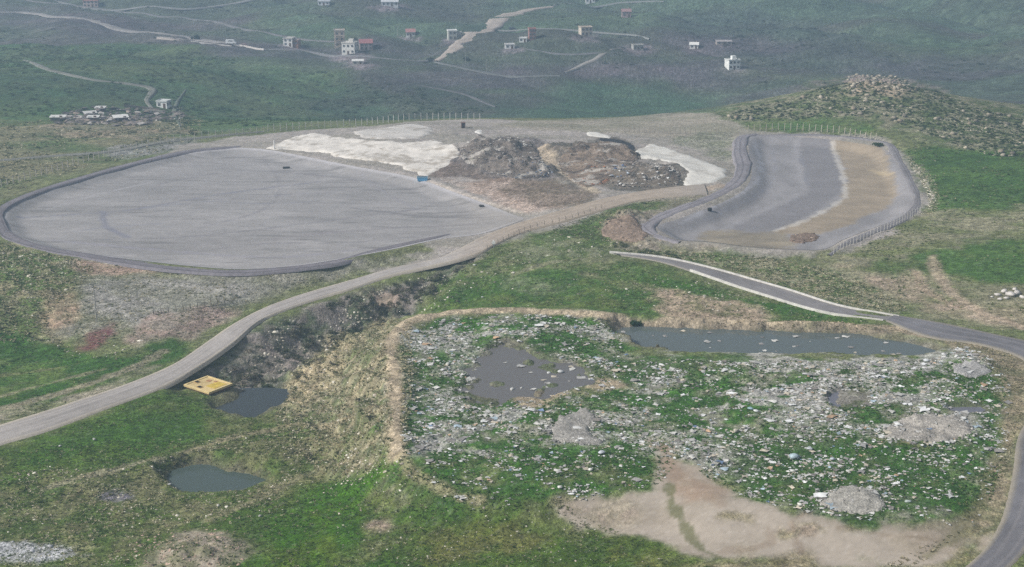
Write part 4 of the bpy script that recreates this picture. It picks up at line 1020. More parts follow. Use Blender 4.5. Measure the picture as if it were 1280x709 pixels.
house('red_roof_house', 'pinkish house with red roof, adjoining the right of the white two storey house', 457, 63, 8.5, 8, 4.8, 8, (202,182,176), (158,106,108), 'gable', 2, 3)
house('low_shed', 'pale low shed with light sheet roof just below the white two storey house', 447, 81, 7, 4, 2.3, 5, (196,192,184), (226,224,220), 'mono', 1, 2, side=False, cat='shed')
house('bungalow', 'white bungalow with a pinkish red gable roof standing alone on the green slope', 513, 46, 6.5, 6.5, 3.4, 4, (228,226,224), (168,122,120), 'gable', 1, 3)
house('grey_house', 'pale grey two storey house beside the wide dirt road', 565, 50, 6.2, 6.5, 6.2, 10, (190,190,182), (224,224,222), st=2, nc=2, extra=annex((160,156,150), (150,150,146)))
house('white_hut', 'lower white flat hut, nearer of the two below the red tower house', 637, 61, 6.2, 4.5, 2.6, 4, (236,234,232), (214,212,210), 'flat', 1, 2, cat='hut', side=False)
house('white_hut', 'white flat hut touching the foot of the red tower house', 654, 53, 5, 4, 2.6, -6, (232,232,230), (216,216,214), 'flat', 1, 2, cat='hut', side=False)
house('red_tower_house', 'narrow unplastered red brick house beside the white flat huts', 665, 50, 4.6, 5, 7.2, 8, (160,122,114), (166,116,110), 'flat', 3, 2, cat='house')
house('beige_house', 'square beige two storey house standing on the straight far track', 732, 45, 8, 7, 5.6, 14, (204,192,176), (190,176,160), st=2, nc=3)
house('small_white_house', 'tiny white house with light roof left of the long grey sheds on the far slope', 868, 61, 6, 5, 2.8, -10, (222,220,216), (230,228,224), 'gable', 1, 2)
house('long_shed', 'long low pinkish shed right of the tiny white far house', 905, 56, 11, 4, 2.2, 4, (178,166,158), (172,164,164), 'mono', 1, 3, cat='shed', side=False)
house('white_villa', 'biggest white house alone on the far slope right of the valley, on a pale plot', 916, 87, 7.8, 7, 5.8, 16, (232,232,228), (210,210,206), st=2, nc=3, extra=hiproof_box((236,236,232)))
house('ruined_house', 'roofless grey house shell where the straight far track ends', 797, 63, 7, 6, 3.2, 10, (176,174,168), (160,158,154), 'flat', 1, 3, cat='house')
house('pink_block', 'pinkish row house cut by the top edge of the picture at left', 113, 9, 12, 8, 5.0, 6, (206,186,180), (188,140,132), 'flat', 2, 4)
house('pink_house', 'small pink house near the top edge, right of the beige square house', 783, 22, 7, 6, 4.5, 0, (166,144,144), (156,124,124), 'gable', 1, 2)
house('top_house', 'white house with long roof at the top edge above the white apartment house', 487, 8, 13, 7, 3.5, 4, (216,218,220), (204,206,210), 'gable', 1, 4)
house('top_house', 'pale low house at the top edge left of the long roofed white house', 405, 7, 9, 6, 3.2, -4, (208,210,216), (180,184,190), 'mono', 1, 3)
house('top_house', 'white house at the top edge right of the curving dirt road', 738, 4, 8, 6, 4.2, 0, (222,222,224), (200,190,190), 'flat', 1, 3)
# farmstead left of the basins
house('farm_house', 'small white flat roofed house at the right end of the left farmstead', 204, 135, 5.8, 5, 3.2, -14, (226,226,224), (206,208,206), 'flat', 1, 2)
house('farm_shed', 'long thin shed with white roof at the left end of the farmstead', 72, 151, 6.5, 3, 1.6, 4, (110,100,92), (212,210,206), 'mono', 1, 2, cat='shed', side=False)
house('farm_shed', 'shed with slanting white roof, furthest back in the middle of the farmstead', 112, 146, 5.5, 3.5, 1.6, 28, (104,94,86), (206,204,200), 'mono', 1, 2, cat='shed', side=False)
house('farm_shed', 'low farm shed with white roof in front of the other middle sheds', 116, 151, 4.8, 3, 1.5, 2, (98,90,84), (208,206,202), 'mono', 1, 2, cat='shed', side=False)
house('farm_shed', 'shed with the brightest white tilted roof, right of the farmstead middle', 150, 152, 6.2, 4, 1.8, 24, (92,86,80), (222,220,216), 'mono', 1, 2, cat='shed', side=False)
house('farm_shed', 'small dark shed with grey white roof at the back of the farmstead', 125, 139, 4.5, 3, 1.5, 0, (92,86,84), (204,202,198), 'mono', 1, 2, cat='shed', side=False)
# farmyard walls
def wall_run(name, pl, t, h, c, label, cat='wall', step=2.5, coping=True, base=.8):
    L = resample(smooth_line(G(pl), 3), step); z = hz(L[:, 0], L[:, 1]); x, y = L[0]
    e = empty(name, (float(x), float(y), float(z[0])), 0, label, cat)
    A, B = offset(L, t / 2); n = len(L); v = []; o = np.array([x, y, z[0]])
    for i in range(n):
        for q, zz in ((A[i], -base), (A[i], h), (B[i], h), (B[i], -base)): v.append(tuple(np.array([q[0], q[1], z[i] + zz]) - o))
    f = [(4 * i + a, 4 * i + (a + 1) % 4, 4 * i + 4 + (a + 1) % 4, 4 * i + 4 + a) for i in range(n - 1) for a in range(4)] + [(0, 1, 2, 3), tuple(4 * (n - 1) + a for a in (3, 2, 1, 0))]
    me = bpy.data.meshes.new('wall_body'); me.from_pydata(v, [], f); me.update()
    link('wall_body', me, cm(c, .9, .2, .8, name='masonry'), e)
    return e
wall_run('yard_wall', [(155,134),(178,136),(200,139)], .4, 1.1, (120,112,104), 'low dark yard wall behind the sheds leading to the white farmhouse')
wall_run('yard_wall', [(178,139),(192,140),(204,141)], .4, .9, (190,184,172), 'short pale yard wall in front of the white farmhouse')
wall_run('track_wall', [(196,49),(220,51),(240,52)], .5, 1.1, (196,184,176), 'pale wall along the upper left far track, left of the dark bush')
wall_run('track_wall', [(300,58),(316,61),(330,63)], .5, 1.0, (212,204,198), 'whitish wall at the right end of the upper left far track')
def kerb(L3, label):                           # cast kerb: follows a road edge
    L = resample(L3, 1.5); x, y, z0 = L[0]; T = np.gradient(L[:, :2], axis=0); T /= np.linalg.norm(T, axis=1)[:, None]; N = np.stack([-T[:, 1], T[:, 0]], -1)
    v = []
    for i in range(len(L)):
        for a, b in ((-.2, -.6), (-.18, .38), (.18, .38), (.2, -.6)): v.append((L[i, 0] + N[i, 0] * a - x, L[i, 1] + N[i, 1] * a - y, L[i, 2] + b - z0))
    n = len(L); f = [(4 * i + a, 4 * i + (a + 1) % 4, 4 * i + 4 + (a + 1) % 4, 4 * i + 4 + a) for i in range(n - 1) for a in range(4)] + [(0, 1, 2, 3), tuple(4 * (n - 1) + a for a in (3, 2, 1, 0))]
    me = bpy.data.meshes.new('concrete_kerb'); me.from_pydata(v, [], f); me.update()
    link('concrete_kerb', me, cm((208,204,198), .85, .2, .7, name='concrete'), label=label, cat='kerb', loc=(x, y, z0))
A, B, z, l = RL['channel_road']; n = len(A)
kerb(np.column_stack([A, z + l]), 'long white concrete kerb on the far side of the straight road above the long pond')
i0 = int(n * .28); kerb(np.column_stack([B, z + l])[i0:int(n * .99)], 'white concrete kerb on the near side of the straight road above the long pond')

# fences
def fence(pl, gap, h, pw, c, label, lean=0.0, wires=3):
    L = resample(smooth_line(G(pl), 4), gap); n = len(L); z = hz(L[:, 0], L[:, 1]); x, y, z0 = float(L[0, 0]), float(L[0, 1]), float(z[0])
    e = empty('wire_fence', (x, y, z0), 0, label, 'fence')
    pm = MB().box(0, 0, -.5, pw, pw, h + .5, .85); pm.prism([(-.05, h - .05), (.05, h - .05), (.30, h + .3), (.22, h + .34)], -pw * .3, pw * .3)
    p0 = None
    for i in range(n):
        if p0 is None: o = p0 = pm.build('post', cm(c, .9, .15, 2, name='post'), e)
        else: o = p0.copy(); COL.objects.link(o); o.parent = e
        o.location = (L[i, 0] - x, L[i, 1] - y, z[i] - z0); o.rotation_euler = (0, rng.normal(0, .03), math.atan2(*(L[min(i + 1, n - 1)] - L[max(i - 1, 0)])[::-1]))
    v, f = [], []
    for k in range(wires):
        hh = h * (.25 + .7 * k / max(1, wires - 1))
        for i in range(n - 1):
            a = np.array([L[i, 0] - x, L[i, 1] - y, z[i] - z0 + hh]); b = np.array([L[i + 1, 0] - x, L[i + 1, 1] - y, z[i + 1] - z0 + hh]); m = len(v)
            for q in (a, b): v += [tuple(q + np.array(s)) for s in ((0, -.012, -.012), (0, .012, -.012), (0, 0, .014))]
            f += [(m, m + 1, m + 4, m + 3), (m + 1, m + 2, m + 5, m + 4), (m + 2, m, m + 3, m + 5)]
    me = bpy.data.meshes.new('wire'); me.from_pydata(v, [], f); me.update(); link('wire', me, cm((130,128,126), .6, name='wire'), e)
fence([(2,234),(50,220),(100,205),(150,191),(200,180),(260,173),(330,166)], 2.6, 2.3, .2, (168,162,154), 'wire fence with concrete posts along the back of the big left basin')
fence([(335,165),(390,161),(440,158),(480,154),(520,150.5),(560,150),(600,150.5)], 2.4, 2.5, .22, (190,186,180), 'pale posted fence along the plateau edge behind the white sheeted slope')
fence([(780,165),(830,167),(895,169)], 1.8, 2.3, .2, (150,142,132), 'short fence with brownish posts between white sheet strip and right basin')
fence([(935,165),(970,163),(1010,164),(1050,167),(1095,176)], 2.2, 2.4, .22, (184,176,158), 'fence with pale posts along the back of the right basin below the rocky hill')
fence([(1042,318),(1062,307),(1090,295),(1120,282),(1150,266)], 1.9, 1.7, .13, (186,182,175), 'white posted fence at the near right corner of the right basin')
fence([(609,313),(632,301),(664,287),(704,277),(752,262)], 2.6, 1.2, .14, (128,120,108), 'dark stubby posts along the lower side of the dirt road between the basins')
fence([(192,393),(220,389),(250,384),(280,379)], 1.6, 1.2, .16, (122,116,106), 'row of short dark posts in the grey field below the left basin')
# poles
def pole(u, v, h, c, label, arm=True, r=.14, lamp=False, group=None):
    x, y, z = spot(u, v); e = empty('utility_pole', (x, y, z), R(20), label, 'pole', group)
    MB().cyl(0, 0, -.8, r, h + .8, 'z', 8, r * .6).build('pole', cm(c, .9, .1, name='wood'), e)
    if arm:
        a = MB().box(0, 0, h - .6, 1.9, .12, .12).build('crossarm', cm(c, .9, .1, name='wood'), e)
        for q in (-.8, 0.35, .8): MB().cyl(q, 0, h - .479, .06, .2, 'z', 6).build('insulator', cm((200,200,196), .4, name='ceramic'), a)
    if lamp: MB().box(.5, 0, h - .15, 1.2, .14, .1).box(1.0, 0, h - .27, .6, .26, .119).build('lamp_arm', cm((170,170,170), .5, name='metal'), e)
pole(121, 402, 9.5, (150,148,142), 'tall thin pale pole standing alone in the grey field below the left basin')
pole(226, 158, 7.5, (150,148,140), 'wooden pole in the field right of the white farmhouse')
pole(217, 142, 6.5, (160,158,148), 'pole close by the right wall of the white farmhouse')
pole(497, 46, 7, (172,170,160), 'thin pale pole left of the bungalow with the red gable roof')
pole(582, 79, 7, (160,158,150), 'pole where the wide dirt road meets the valley track')
pole(608, 90, 7, (156,152,146), 'pole on the valley track right of the road junction')
# yellow collection tank by the upper pond
c4 = [gpz(u, v, -6.1 + .75) for u, v in ((232,481.5),(257,469.5),(287,478.5),(265,492.5))]
ctr = np.mean(c4, 0); e1 = (c4[3] - c4[0] + c4[2] - c4[1]) / 2; e2 = (c4[1] - c4[0] + c4[2] - c4[3]) / 2
tw, td = np.linalg.norm(e1), np.linalg.norm(e2); ta = math.atan2(e1[1], e1[0]); tz = -6.1 - .35
print('tank', tw, td, math.degrees(ta), math.degrees(math.atan2(e2[1], e2[0])))
e = empty('collection_tank', (ctr[0], ctr[1], tz), ta, 'squat square tank with a yellow slab roof and dark hatches beside the small pond', 'tank')
MB().box(0, 0, -2, tw - .7, td - .7, 2.75).build('wall', cm((112,74,62), .9, .3, 1.2, name='rusty_concrete'), e)
sl = MB().box(0, 0, .753, tw, td, .32).build('roof_slab', cm((206,182,132), .85, .2, .5, name='yellow_paint'), e)
MB().box(0, -td / 2 + .22, 1.075, tw - .02, .4, .12).box(0, td / 2 - .22, 1.075, tw - .02, .4, .12).box(-tw / 2 + .22, 0, 1.075, .4, td - .86, .12).box(tw / 2 - .22, 0, 1.075, .4, td - .86, .12).build('rim', cm((222,200,146), .85, .14, .8, name='pale_rim'), sl)
MB().box(tw * .22, td * .1, 1.078, tw * .34, td * .5, .04).build('painted_cover', cm((208,180,82), .8, .25, 1.0, name='yellow_cover'), sl, label='brighter yellow cover plate')
for hx_, hy_ in ((-.36, -.08), (-.02, -.33)):
    hh = MB().box(tw * hx_, td * hy_, 1.078, 1.15, 1.0, .10).build('hatch', cm((190,160,110), .85, name='hatch_frame'), sl)
    MB().box(tw * hx_, td * hy_, 1.181, .9, .78, .02).build('opening', cm((14,14,14), .9, 0, name='dark_opening'), hh)
MB().box(-tw * .18, td * .22, 1.078, 1.0, .9, .06).build('hatch_cover', cm((176,132,92), .9, .3, name='rusty_cover'), sl)
MB().box(tw * .02, td * .3, 1.078, .8, .7, .05).build('hatch_cover', cm((170,130,96), .9, .3, name='rusty_cover'), sl)
# blue skip at the foot of the white slope
x, y, z = spot(528, 226); e = empty('waste_skip', (x, y, z), R(4), 'small blue open skip at the foot of the white sheeted slope', 'skip')
MB().box(0, 0, 0, 3.0, 1.6, 1.2, 1.12).build('body', cm((96,158,196), .5, .15, 1, name='blue_paint'), e)
MB().box(0, -.9, 1.203, 3.4, .1, .08).box(0, .9, 1.203, 3.4, .1, .08).box(-1.66, 0, 1.203, .1, 1.69, .08).box(1.66, 0, 1.203, .1, 1.69, .08).build('rim', cm((150,196,220), .5, name='blue_rim'), e)
MB().box(0, 0, 1.206, 3.1, 1.6, .03).build('load', cm((70,80,90), .9, .4, 3, name='refuse_load'), e)
# marker posts and sign
def marker(u, v, h, w, label, board=False):
    x, y, z = spot(u, v); e = empty('marker_post', (x, y, z), 0, label, 'post')
    MB().cyl(0, 0, -.4, w / 2, h + .4, 'z', 10, w * .42).build('post', cm((232,230,226), .6, .05, name='white_paint'), e)
    MB().cyl(0, 0, h + .003, w * .55, .1, 'z', 10, w * .2).build('cap', cm((210,208,204), .6, name='cap_paint'), e)
    if board: MB().box(0, -w / 2 - .04, h * .45, .9, .06, .85).build('board', cm((236,234,230), .6, .04, name='white_board'), e)
marker(343, 187, 3.2, .45, 'white upright post at the left tip of the white sheeted slope')
marker(617, 309, 1.9, .3, 'white marker board on a post at the bend of the dirt road', True)
# dark rolls left on the basins
def roll(u, v, ln, r, rz, label, c=(46,46,50)):
    x, y, z = spot(u, v); e = empty('liner_roll', (x, y, z), R(rz), label, 'roll')
    MB().cyl(-ln / 2, 0, r + .05, r, ln, 'x', 14).build('sheet', cm(c, .6, .3, 2, name='black_sheet'), e)
    MB().cyl(-ln / 2 - .2, 0, r + .05, r * .3, ln + .4, 'x', 8).build('core', cm((120,112,100), .9, name='core'), e)
roll(358, 211, 2.2, .34, 5, 'dark roll of sheeting near the back edge of the left basin floor')
roll(602, 259, 1.3, .35, -20, 'black bundle by the pale dividing line at the east end of the left basin')
roll(887, 264, 1.1, .5, 10, 'black bundle on the left lobe of the right basin')
# cabin behind the heaps
x, y, z = spot(579, 160); e = empty('site_cabin', (x, y, z), R(10), 'small dark rusty booth on the grey plateau behind the refuse', 'booth')
MB().box(0, 0, -.3, 1.4, 1.3, 2.3).build('body', cm((92,70,66), .8, .25, name='rust_panel'), e)
MB().box(0, 0, 2.003, 1.7, 1.6, .15).build('roof', cm((128,100,90), .7, name='rust_roof'), e)
MB().box(-.25, -.67, .0, .6, .06, 1.7).build('door', cm((60,50,50), .7, name='booth_door'), e)
MB().box(.38, -.67, 1.0, .45, .05, .5).build('window', GLASS(), e)
# parked vehicles far off
def vehicle(u, v, ln, w, h, c, rz, label, cat, van=False):
    x, y, z = spot(u, v); e = empty('parked_' + cat, (x, y, z + .02), R(rz), label, cat)
    p = [(-ln/2, .35), (ln/2, .35), (ln/2, .75 if not van else 1.0), (ln*.40, .85 if not van else 1.15), (ln*.26, h), (-ln*.46 if van else -ln*.28, h), (-ln/2, .95 if not van else h*.98)]
    b = MB(); n = len(p)
    for yy in (-w/2, w/2): b.v += [(a, yy, q) for a, q in p]
    b.f += [tuple(range(n)), tuple(range(2*n-1, n-1, -1))] + [((i+1) % n, i, n+i, n+(i+1) % n) for i in range(n)]
    bo = b.build('body', cm(c, .35, .03, name='car_paint'), e)
    for s in (-1, 1):
        MB().box(-ln*.02, s*(w/2+.012), h*.60, ln*.42, .02, h*.27).build('window', GLASS(), e)
        for q in (-.3, .3):
            wv = MB().cyl(ln*q, s*w*.5-.12, .34, .34, .24, 'y', 12).build('wheel', cm((30,30,32), .9, name='rubber'), e)
            MB().cyl(ln*q, s*(w*.5+.121)-(.02 if s > 0 else 0), .34, .2, .02, 'y', 10).build('rim', cm((150,150,152), .4, name='alloy'), wv)
vehicle(289, 55, 6.2, 2.2, 2.5, (236,236,236), -4, 'white van parked on the upper left far track', 'van', True)
vehicle(305, 58, 4.2, 1.75, 1.5, (150,116,110), -4, 'reddish car parked right of the white van', 'car')
vehicle(640, 37, 4.6, 1.8, 1.6, (70,72,78), 8, 'dark car parked on the far track just right of the wide dirt road', 'car')
# bushes that stand alone
bush_col = [(58,74,50),(50,66,46)]
def bush(u, v, r, h, label, c, group=None):
    x, y, z = spot(u, v); e = empty('bush', (x, y, z), 0, label, 'bush', group)
    tv, tf = [], []
    for k in range(7):
        q = t_shrub(60)[0] * np.array([r * .55, r * .55, h * .55]) + np.array([rng.normal(0, r * .4), rng.normal(0, r * .4), h * rng.uniform(.1, .45)]); tf.append(np.arange(len(q)).reshape(-1, 3) + sum(len(a) for a in tv)); tv.append(q)
    Vv = np.concatenate(tv); C = lin(c)[None] * rng.uniform(.6, 1.4, (len(Vv), 1))
    link('crown', np_mesh('crown', Vv, np.concatenate(tf), C), M_leafy, e)
    st = MB()
    for k in range(4): st.cyl(rng.normal(0, .2), rng.normal(0, .2), -.3, .09, h * .6, 'z', 6, .04)
    st.build('stem', cm((92,80,68), .9, name='bark'), e)
bush(245, 50, 1.9, 3.4, 'dark dense bush beside the upper left far track', (48,58,48))
bush(1098, 183, 1.3, 1.6, 'green bush at the back right corner of the right basin', (62,86,46))
bush(793, 408, 1.0, 1.6, 'dark green bush on the bank at the left end of the long pond', (56,84,44))
bush(537, 76, 2.4, 1.8, 'dark bush on the slope above the valley, right of the houses', (70,80,66))
bush(582, 76, 2.2, 2.4, 'dark bush below the foot of the wide dirt road', (58,70,58))
# sheets and heaps
def wrinkle(c, v=.12, sc=2.2, spots=0.0):
    def f(x, y):
        n = fbm(x, y, sc, 4, 29, .65); q = lin(c)[None] * (1 - v + 2 * v * n)[:, None]
        if spots:
            m = sstep(.52, .68, fbm(x, y, 4.5, 4, 31, .8))[:, None] * spots
            q = q * (1 - m) + lin((150,138,122)) * m
        return q
    return f
M_sheet = attr_mat('sheet_white', rough=.6, spec=.25, layers=((1.0, .10), (4, .08)), bump=.5, bump_scale=2.2, dist=.15)
def thing_drape(name, pl, step, lift, colf, m, label, cat, skirt=.5, zf=None):
    w = smooth_line(G(pl), 4, True); w = resample(np.concatenate([w, w[:1]]), step)[:-1]
    w = w + np.stack([fbm(w[:, 0], w[:, 1], 5, 3, 41) - .5, fbm(w[:, 0], w[:, 1], 5, 3, 42) - .5], -1) * step * 4.0
    return drape(name, w, step, lift, colf, m, zf=zf, skirt=skirt, label=label, cat=cat)
thing_drape('white_sheet', [(336,186),(350,178),(375,170),(400,167),(425,172),(470,176),(515,178),(545,176),(572,190),(560,207),(530,220),(512,214),(470,203),(430,197),(380,189)], 1.1, .3, wrinkle((224,217,208), .3, 3, .7), M_sheet, 'large white sheet over the slope between left basin and refuse', 'sheet')
thing_drape('white_sheet', [(440,165),(480,160),(505,156),(526,156),(540,166),(532,173),(500,174),(460,173)], 1.2, .3, wrinkle((206,200,193), .25, 5, .6), M_sheet, 'smaller white sheet behind the large one near the plateau edge', 'sheet')
thing_drape('white_sheet', [(798,186),(815,181),(840,187),(870,198),(895,208),(908,213),(906,222),(885,230),(862,233),(852,228),(858,216),(846,205),(820,200),(800,197)], 1.0, .3, wrinkle((218,214,206), .2, 3, .35), M_sheet, 'white sheet over the bank right of the refuse heaps', 'sheet')
thing_drape('white_sheet', [(730,166),(745,165),(762,170),(755,173),(738,170)], 1.0, .25, wrinkle((222,218,210), .1), M_sheet, 'narrow white strip of sheet behind the brown heap', 'sheet')
thing_drape('white_sheet', [(592,164),(602,162),(604,166),(596,168)], .8, .25, wrinkle((224,220,214), .08), M_sheet, 'tiny white scrap of sheet on the grey plateau near the dark booth', 'sheet')
thing_drape('black_sheet', [(748,173),(765,174),(782,177),(796,186),(800,194),(794,193),(784,183),(768,179),(750,176)], .8, .3, wrinkle((44,42,44), .2), M_sheet, 'black sheet edge curving along the bank behind the brown heap', 'sheet')
def mottled(c, dark=.35):
    def f(x, y):
        q = lin(c)[None] * (.55 + .9 * fbm(x, y, 1.4, 3, 33, .75))[:, None]
        a = sstep(.54, .66, fbm(x / 2, y, 4.0, 4, 34, .7))[:, None] * .75; q = q * (1 - a) + lin((74,68,66)) * a
        a = sstep(.56, .68, fbm(x / 2, y, 3.2, 4, 35, .7))[:, None] * .7; return q * (1 - a) + lin((190,184,176)) * a
    return f
def heap(name, pl, base, cols, wts, dens, lo, hi, label, cat, extra=None, tm=None):
    o = thing_drape(name, pl, .7, .22, (mottled(base) if name in ('refuse_heap', 'bagged_heap', 'brown_heap') else wrinkle(base, .35, 1.8)), M_heap, label, cat, .9)
    x, y = sample(pl, dens); s = np.clip(lo * rng.lognormal(.2, .5, len(x)), lo * .5, hi); c = pal(len(x), cols, wts, .3)
    if extra:
        for (w, cc, p) in extra:
            k = (sdf(smooth_line(G(w), 3, True), x, y) > 0) & (rng.random(len(x)) < p); c[k] = pal(int(k.sum()), cc, np.ones(len(cc)), .35)
    scatter('loose_refuse', x, y, tm or t_litter, s, c, .8, -.3, M_litter, parent=o)
DARK = [(92,86,82),(122,113,106),(150,142,134),(186,180,172),(208,204,198),(134,110,98),(66,62,64)]
heap('refuse_heap', [(572,186),(590,176),(625,171),(650,174),(672,186),(684,205),(690,220),(660,224),(630,221),(605,212),(580,200)], (116,107,100), DARK, (3, 4, 4, 4, 4, 1.5, 3), 5.5, .11, .6, 'refuse heap spilling dark blue rubbish, between white slope and brown heap', 'heap',
     [([(625,214),(650,200),(690,212),(690,224),(640,224)], [(58,70,98),(78,96,126),(54,56,66),(112,128,150)], .75), ([(575,196),(585,186),(605,186),(612,196),(595,202)], [(206,200,170),(190,184,160)], .5), ([(630,176),(645,173),(672,190),(680,205),(670,208),(650,188)], [(40,38,40),(90,84,80),(200,198,192)], .7)])
heap('brown_heap', [(700,196),(715,184),(745,178),(785,182),(798,194),(790,206),(770,214),(760,226),(735,234),(712,226),(700,212)], (130,115,102), [(134,118,104),(112,100,90),(158,144,128),(92,84,78),(170,130,104),(190,184,176)], (4, 4, 4, 3, 1, .8), 3.0, .12, .5, 'brown earthy refuse heap with an orange patch near the dirt road', 'heap',
     [([(725,212),(758,210),(756,230),(735,232)], [(186,126,92),(168,112,80),(150,104,80)], .7), ([(770,192),(790,192),(792,202),(774,202)], [(206,160,140),(226,220,214),(60,52,48)], .7)])
heap('bagged_heap', [(758,214),(775,208),(800,205),(830,206),(848,214),(852,226),(838,232),(800,234),(770,232)], (118,108,97), DARK, (4, 4, 4, 3, 4, 2, 3), 3.4, .15, .8, 'refuse heap with scattered white bags in front of the right white sheet', 'heap',
     [([(760,210),(785,206),(785,220),(765,222)], [(196,204,214),(90,110,150),(170,176,180)], .6), ([(805,212),(836,208),(836,230),(808,230)], [(232,230,226),(50,44,42),(210,206,200)], .45)])
GRV = [(172,168,162),(150,146,140),(190,186,180),(128,124,120)]
heap('rubble_heap', [(1100,548),(1115,530),(1150,518),(1185,519),(1212,530),(1222,545),(1195,552),(1150,552)], (164,158,150), GRV, (3, 3, 2, 2), 5.0, .11, .4, 'largest pale grey rubble heap, at the right side of the overgrown dump', 'heap', tm=t_stone)
heap('rubble_heap', [(1018,630),(1040,612),(1066,606),(1095,618),(1112,634),(1085,644),(1045,640)], (166,162,154), GRV, (3, 3, 2, 2), 5.0, .11, .4, 'grey white rubble heap at the near edge of the dump above bare dirt', 'heap', tm=t_stone)
heap('rubble_heap', [(688,548),(705,520),(730,510),(748,522),(742,542),(760,556),(725,556)], (158,154,148), GRV, (3, 3, 2, 2), 5.0, .10, .35, 'grey rubble heap below the murky puddle in the middle of the dump', 'heap', tm=t_stone)
heap('rubble_heap', [(1185,462),(1205,450),(1232,456),(1240,468),(1212,472)], (160,158,156), GRV, (3, 3, 2, 2), 5.0, .10, .35, 'small grey rubble heap beside the right end of the long pond', 'heap', tm=t_stone)
heap('earth_mound', [(755,296),(756,280),(778,270),(800,278),(812,296),(790,304)], (142,124,110), [(146,126,112),(130,112,100),(160,142,128)], (1, 1, 1), 1.0, .15, .5, 'reddish brown earth mound at the left tip of the right basin', 'mound', tm=t_stone)
heap('earth_mound', [(985,297),(1005,291),(1022,294),(1018,302),(995,305)], (130,112,99), [(130,110,97),(112,94,84),(150,132,116)], (1, 1, 1), 2.0, .2, .6, 'dark reddish heap of soil at the near end of the right basin', 'mound', tm=t_stone)
# single pieces of rubbish that stand out
BUND = [(993,572,1.5,(186,204,212)),(1012,562,1.0,(214,218,222)),(1040,575,.9,(206,214,220)),(945,515,.9,(226,228,228)),(938,512,.9,(170,200,206)),(995,580,.8,(230,230,222)),(1108,560,.7,(236,236,232)),(1000,632,.8,(230,228,218)),(992,590,.7,(240,240,232)),
 (752,567,1.0,(226,230,236)),(722,552,.8,(236,234,228)),(738,588,.8,(236,236,230)),(700,610,.8,(240,238,232)),(640,488,1.1,(214,212,206)),(700,466,1.0,(228,228,226)),(686,467,.8,(234,234,232)),(652,486,.7,(222,220,214)),(560,456,.9,(226,226,216)),(548,452,.8,(214,214,206)),
 (1158,452,1.0,(226,228,230)),(1180,444,.9,(236,236,236)),(1196,446,.8,(236,236,232)),(1080,462,.7,(228,222,206)),(920,540,1.1,(206,200,184)),(930,536,.9,(216,212,198)),(900,420,.8,(214,216,214)),(1010,424,.9,(216,220,220)),(1240,372,.7,(226,222,216)),
 (265,603,.6,(212,210,206)),(212,606,.6,(230,230,228)),(273,633,.7,(226,222,208)),(325,646,.6,(206,206,196)),(118,550,.7,(216,214,206)),(75,558,.5,(230,230,226)),(593,332,.7,(232,232,228)),(603,372,.6,(226,228,226)),(1130,575,.7,(230,230,220)),(1060,590,.7,(232,232,224)),(1135,628,.8,(196,206,200))]
def bundle_mesh(c):
    tv = np.array([p for p in ICO_V]); mid = []
    tv = tv * rng.uniform(.6, 1.15, (12, 1)) * np.array([1.2, .9, .6]); extra_v = []; f = []
    for a, b, cc in ICO_F:
        m = (tv[a] + tv[b] + tv[cc]) / 3 * rng.uniform(.95, 1.35); k = 12 + len(extra_v); extra_v.append(m); f += [(a, b, k), (b, cc, k), (cc, a, k)]
    Vv = np.concatenate([tv, np.array(extra_v)])
    return np_mesh('plastic_bundle', Vv, np.array(f), np.clip(lin(c)[None] * rng.uniform(.45, 1.0, (len(Vv), 1)), 0, .85))
for u, v, s, c in BUND:
    x, y, z = spot(u, v)
    o = link('plastic_bundle', bundle_mesh(c), M_litter, label='pale crumpled plastic bundle lying loose on the open ground', cat='rubbish', group='pale bundles of plastic lying about the site', loc=(x, y, z + s * .25))
    o.scale = (s * .62, s * .62, s * .5); o.rotation_euler = (0, 0, rng.uniform(0, 6.28))
print('things', time.time() - T0)
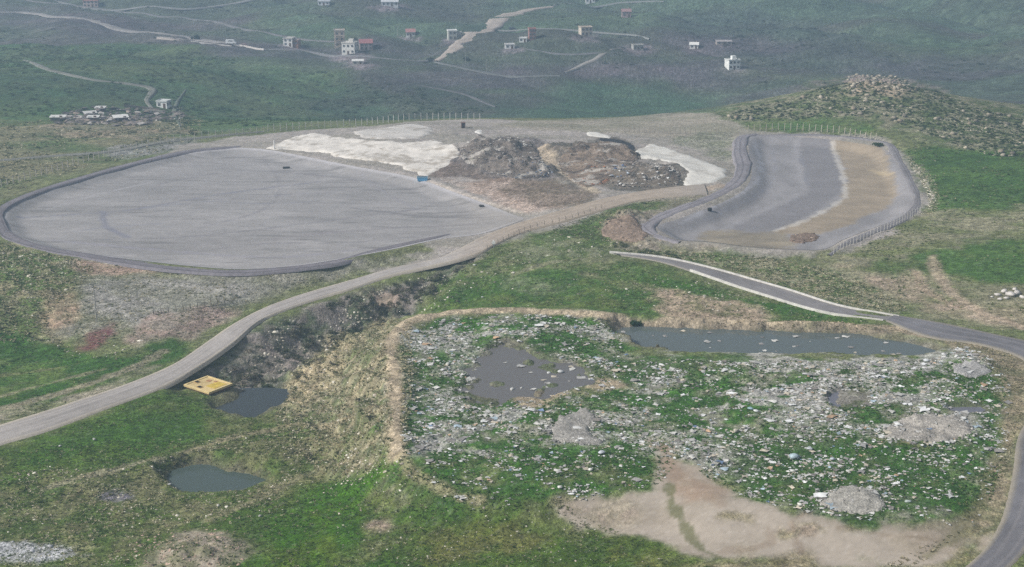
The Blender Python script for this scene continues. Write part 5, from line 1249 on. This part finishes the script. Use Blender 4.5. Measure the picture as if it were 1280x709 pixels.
# ------------------------------------------------------------------ light, sky, air
SUN_EL, SUN_AZ = R(38), R(-106)               # azimuth from +y towards +x
sd = bpy.data.lights.new('sun', 'SUN'); sd.energy = 3.2; sd.angle = R(7); sd.color = (1, .96, .9)
so = bpy.data.objects.new('sun', sd); COL.objects.link(so)
dirv = Vector((math.sin(SUN_AZ) * math.cos(SUN_EL), math.cos(SUN_AZ) * math.cos(SUN_EL), math.sin(SUN_EL)))
so.rotation_euler = dirv.to_track_quat('Z', 'Y').to_euler()
wd = bpy.data.worlds.new('World'); scene.world = wd; wd.use_nodes = True
nt = wd.node_tree; bg = nt.nodes['Background']
sk = nt.nodes.new('ShaderNodeTexSky'); sk.sky_type = 'NISHITA'; sk.sun_disc = False
sk.sun_elevation = SUN_EL; sk.sun_rotation = SUN_AZ; sk.air_density = 1.0; sk.dust_density = 4.0; sk.ozone_density = .6; sk.altitude = 1200
hs = nt.nodes.new('ShaderNodeHueSaturation'); hs.inputs['Saturation'].default_value = .35
nt.links.new(sk.outputs['Color'], hs.inputs['Color']); nt.links.new(hs.outputs['Color'], bg.inputs['Color'])
bg.inputs['Strength'].default_value = .08
HAZE = .00048
hm = bpy.data.meshes.new('haze')
hx, hy0, hy1, hz0, hz1 = 2700, -600, 4300, float(V[:, 2].min()) - 2, max(float(V[:, 2].max()), CAM_Z) + 12
hv = [(sx * hx, yy, zz) for zz in (hz0, hz1) for yy in (hy0, hy1) for sx in (-1, 1)]
hm.from_pydata(hv, [], [(0, 2, 3, 1), (4, 5, 7, 6), (0, 1, 5, 4), (2, 6, 7, 3), (0, 4, 6, 2), (1, 3, 7, 5)]); hm.update()
mh = bpy.data.materials.new('haze_air'); mh.use_nodes = True
ntn = mh.node_tree
for n in list(ntn.nodes): ntn.nodes.remove(n)
out = ntn.nodes.new('ShaderNodeOutputMaterial'); pv = ntn.nodes.new('ShaderNodeVolumePrincipled')
pv.inputs['Color'].default_value = (.50, .70, .93, 1); pv.inputs['Density'].default_value = HAZE; pv.inputs['Anisotropy'].default_value = .2
ntn.links.new(pv.outputs['Volume'], out.inputs['Volume'])
link('haze', hm, mh, kind='stuff')
scene.view_settings.view_transform = 'Standard'; scene.view_settings.look = 'None'; scene.view_settings.gamma = 1
scene.view_settings.exposure = 0.36
scene.render.engine = 'CYCLES'
cy_ = scene.cycles
cy_.use_denoising = False
try: cy_.denoiser = 'OPENIMAGEDENOISE'
except Exception: pass
cy_.max_bounces = 6; cy_.volume_bounces = 1; cy_.diffuse_bounces = 3; cy_.glossy_bounces = 2; cy_.transparent_max_bounces = 6
cy_.use_adaptive_sampling = True; cy_.adaptive_threshold = .02
print('script', time.time() - T0)
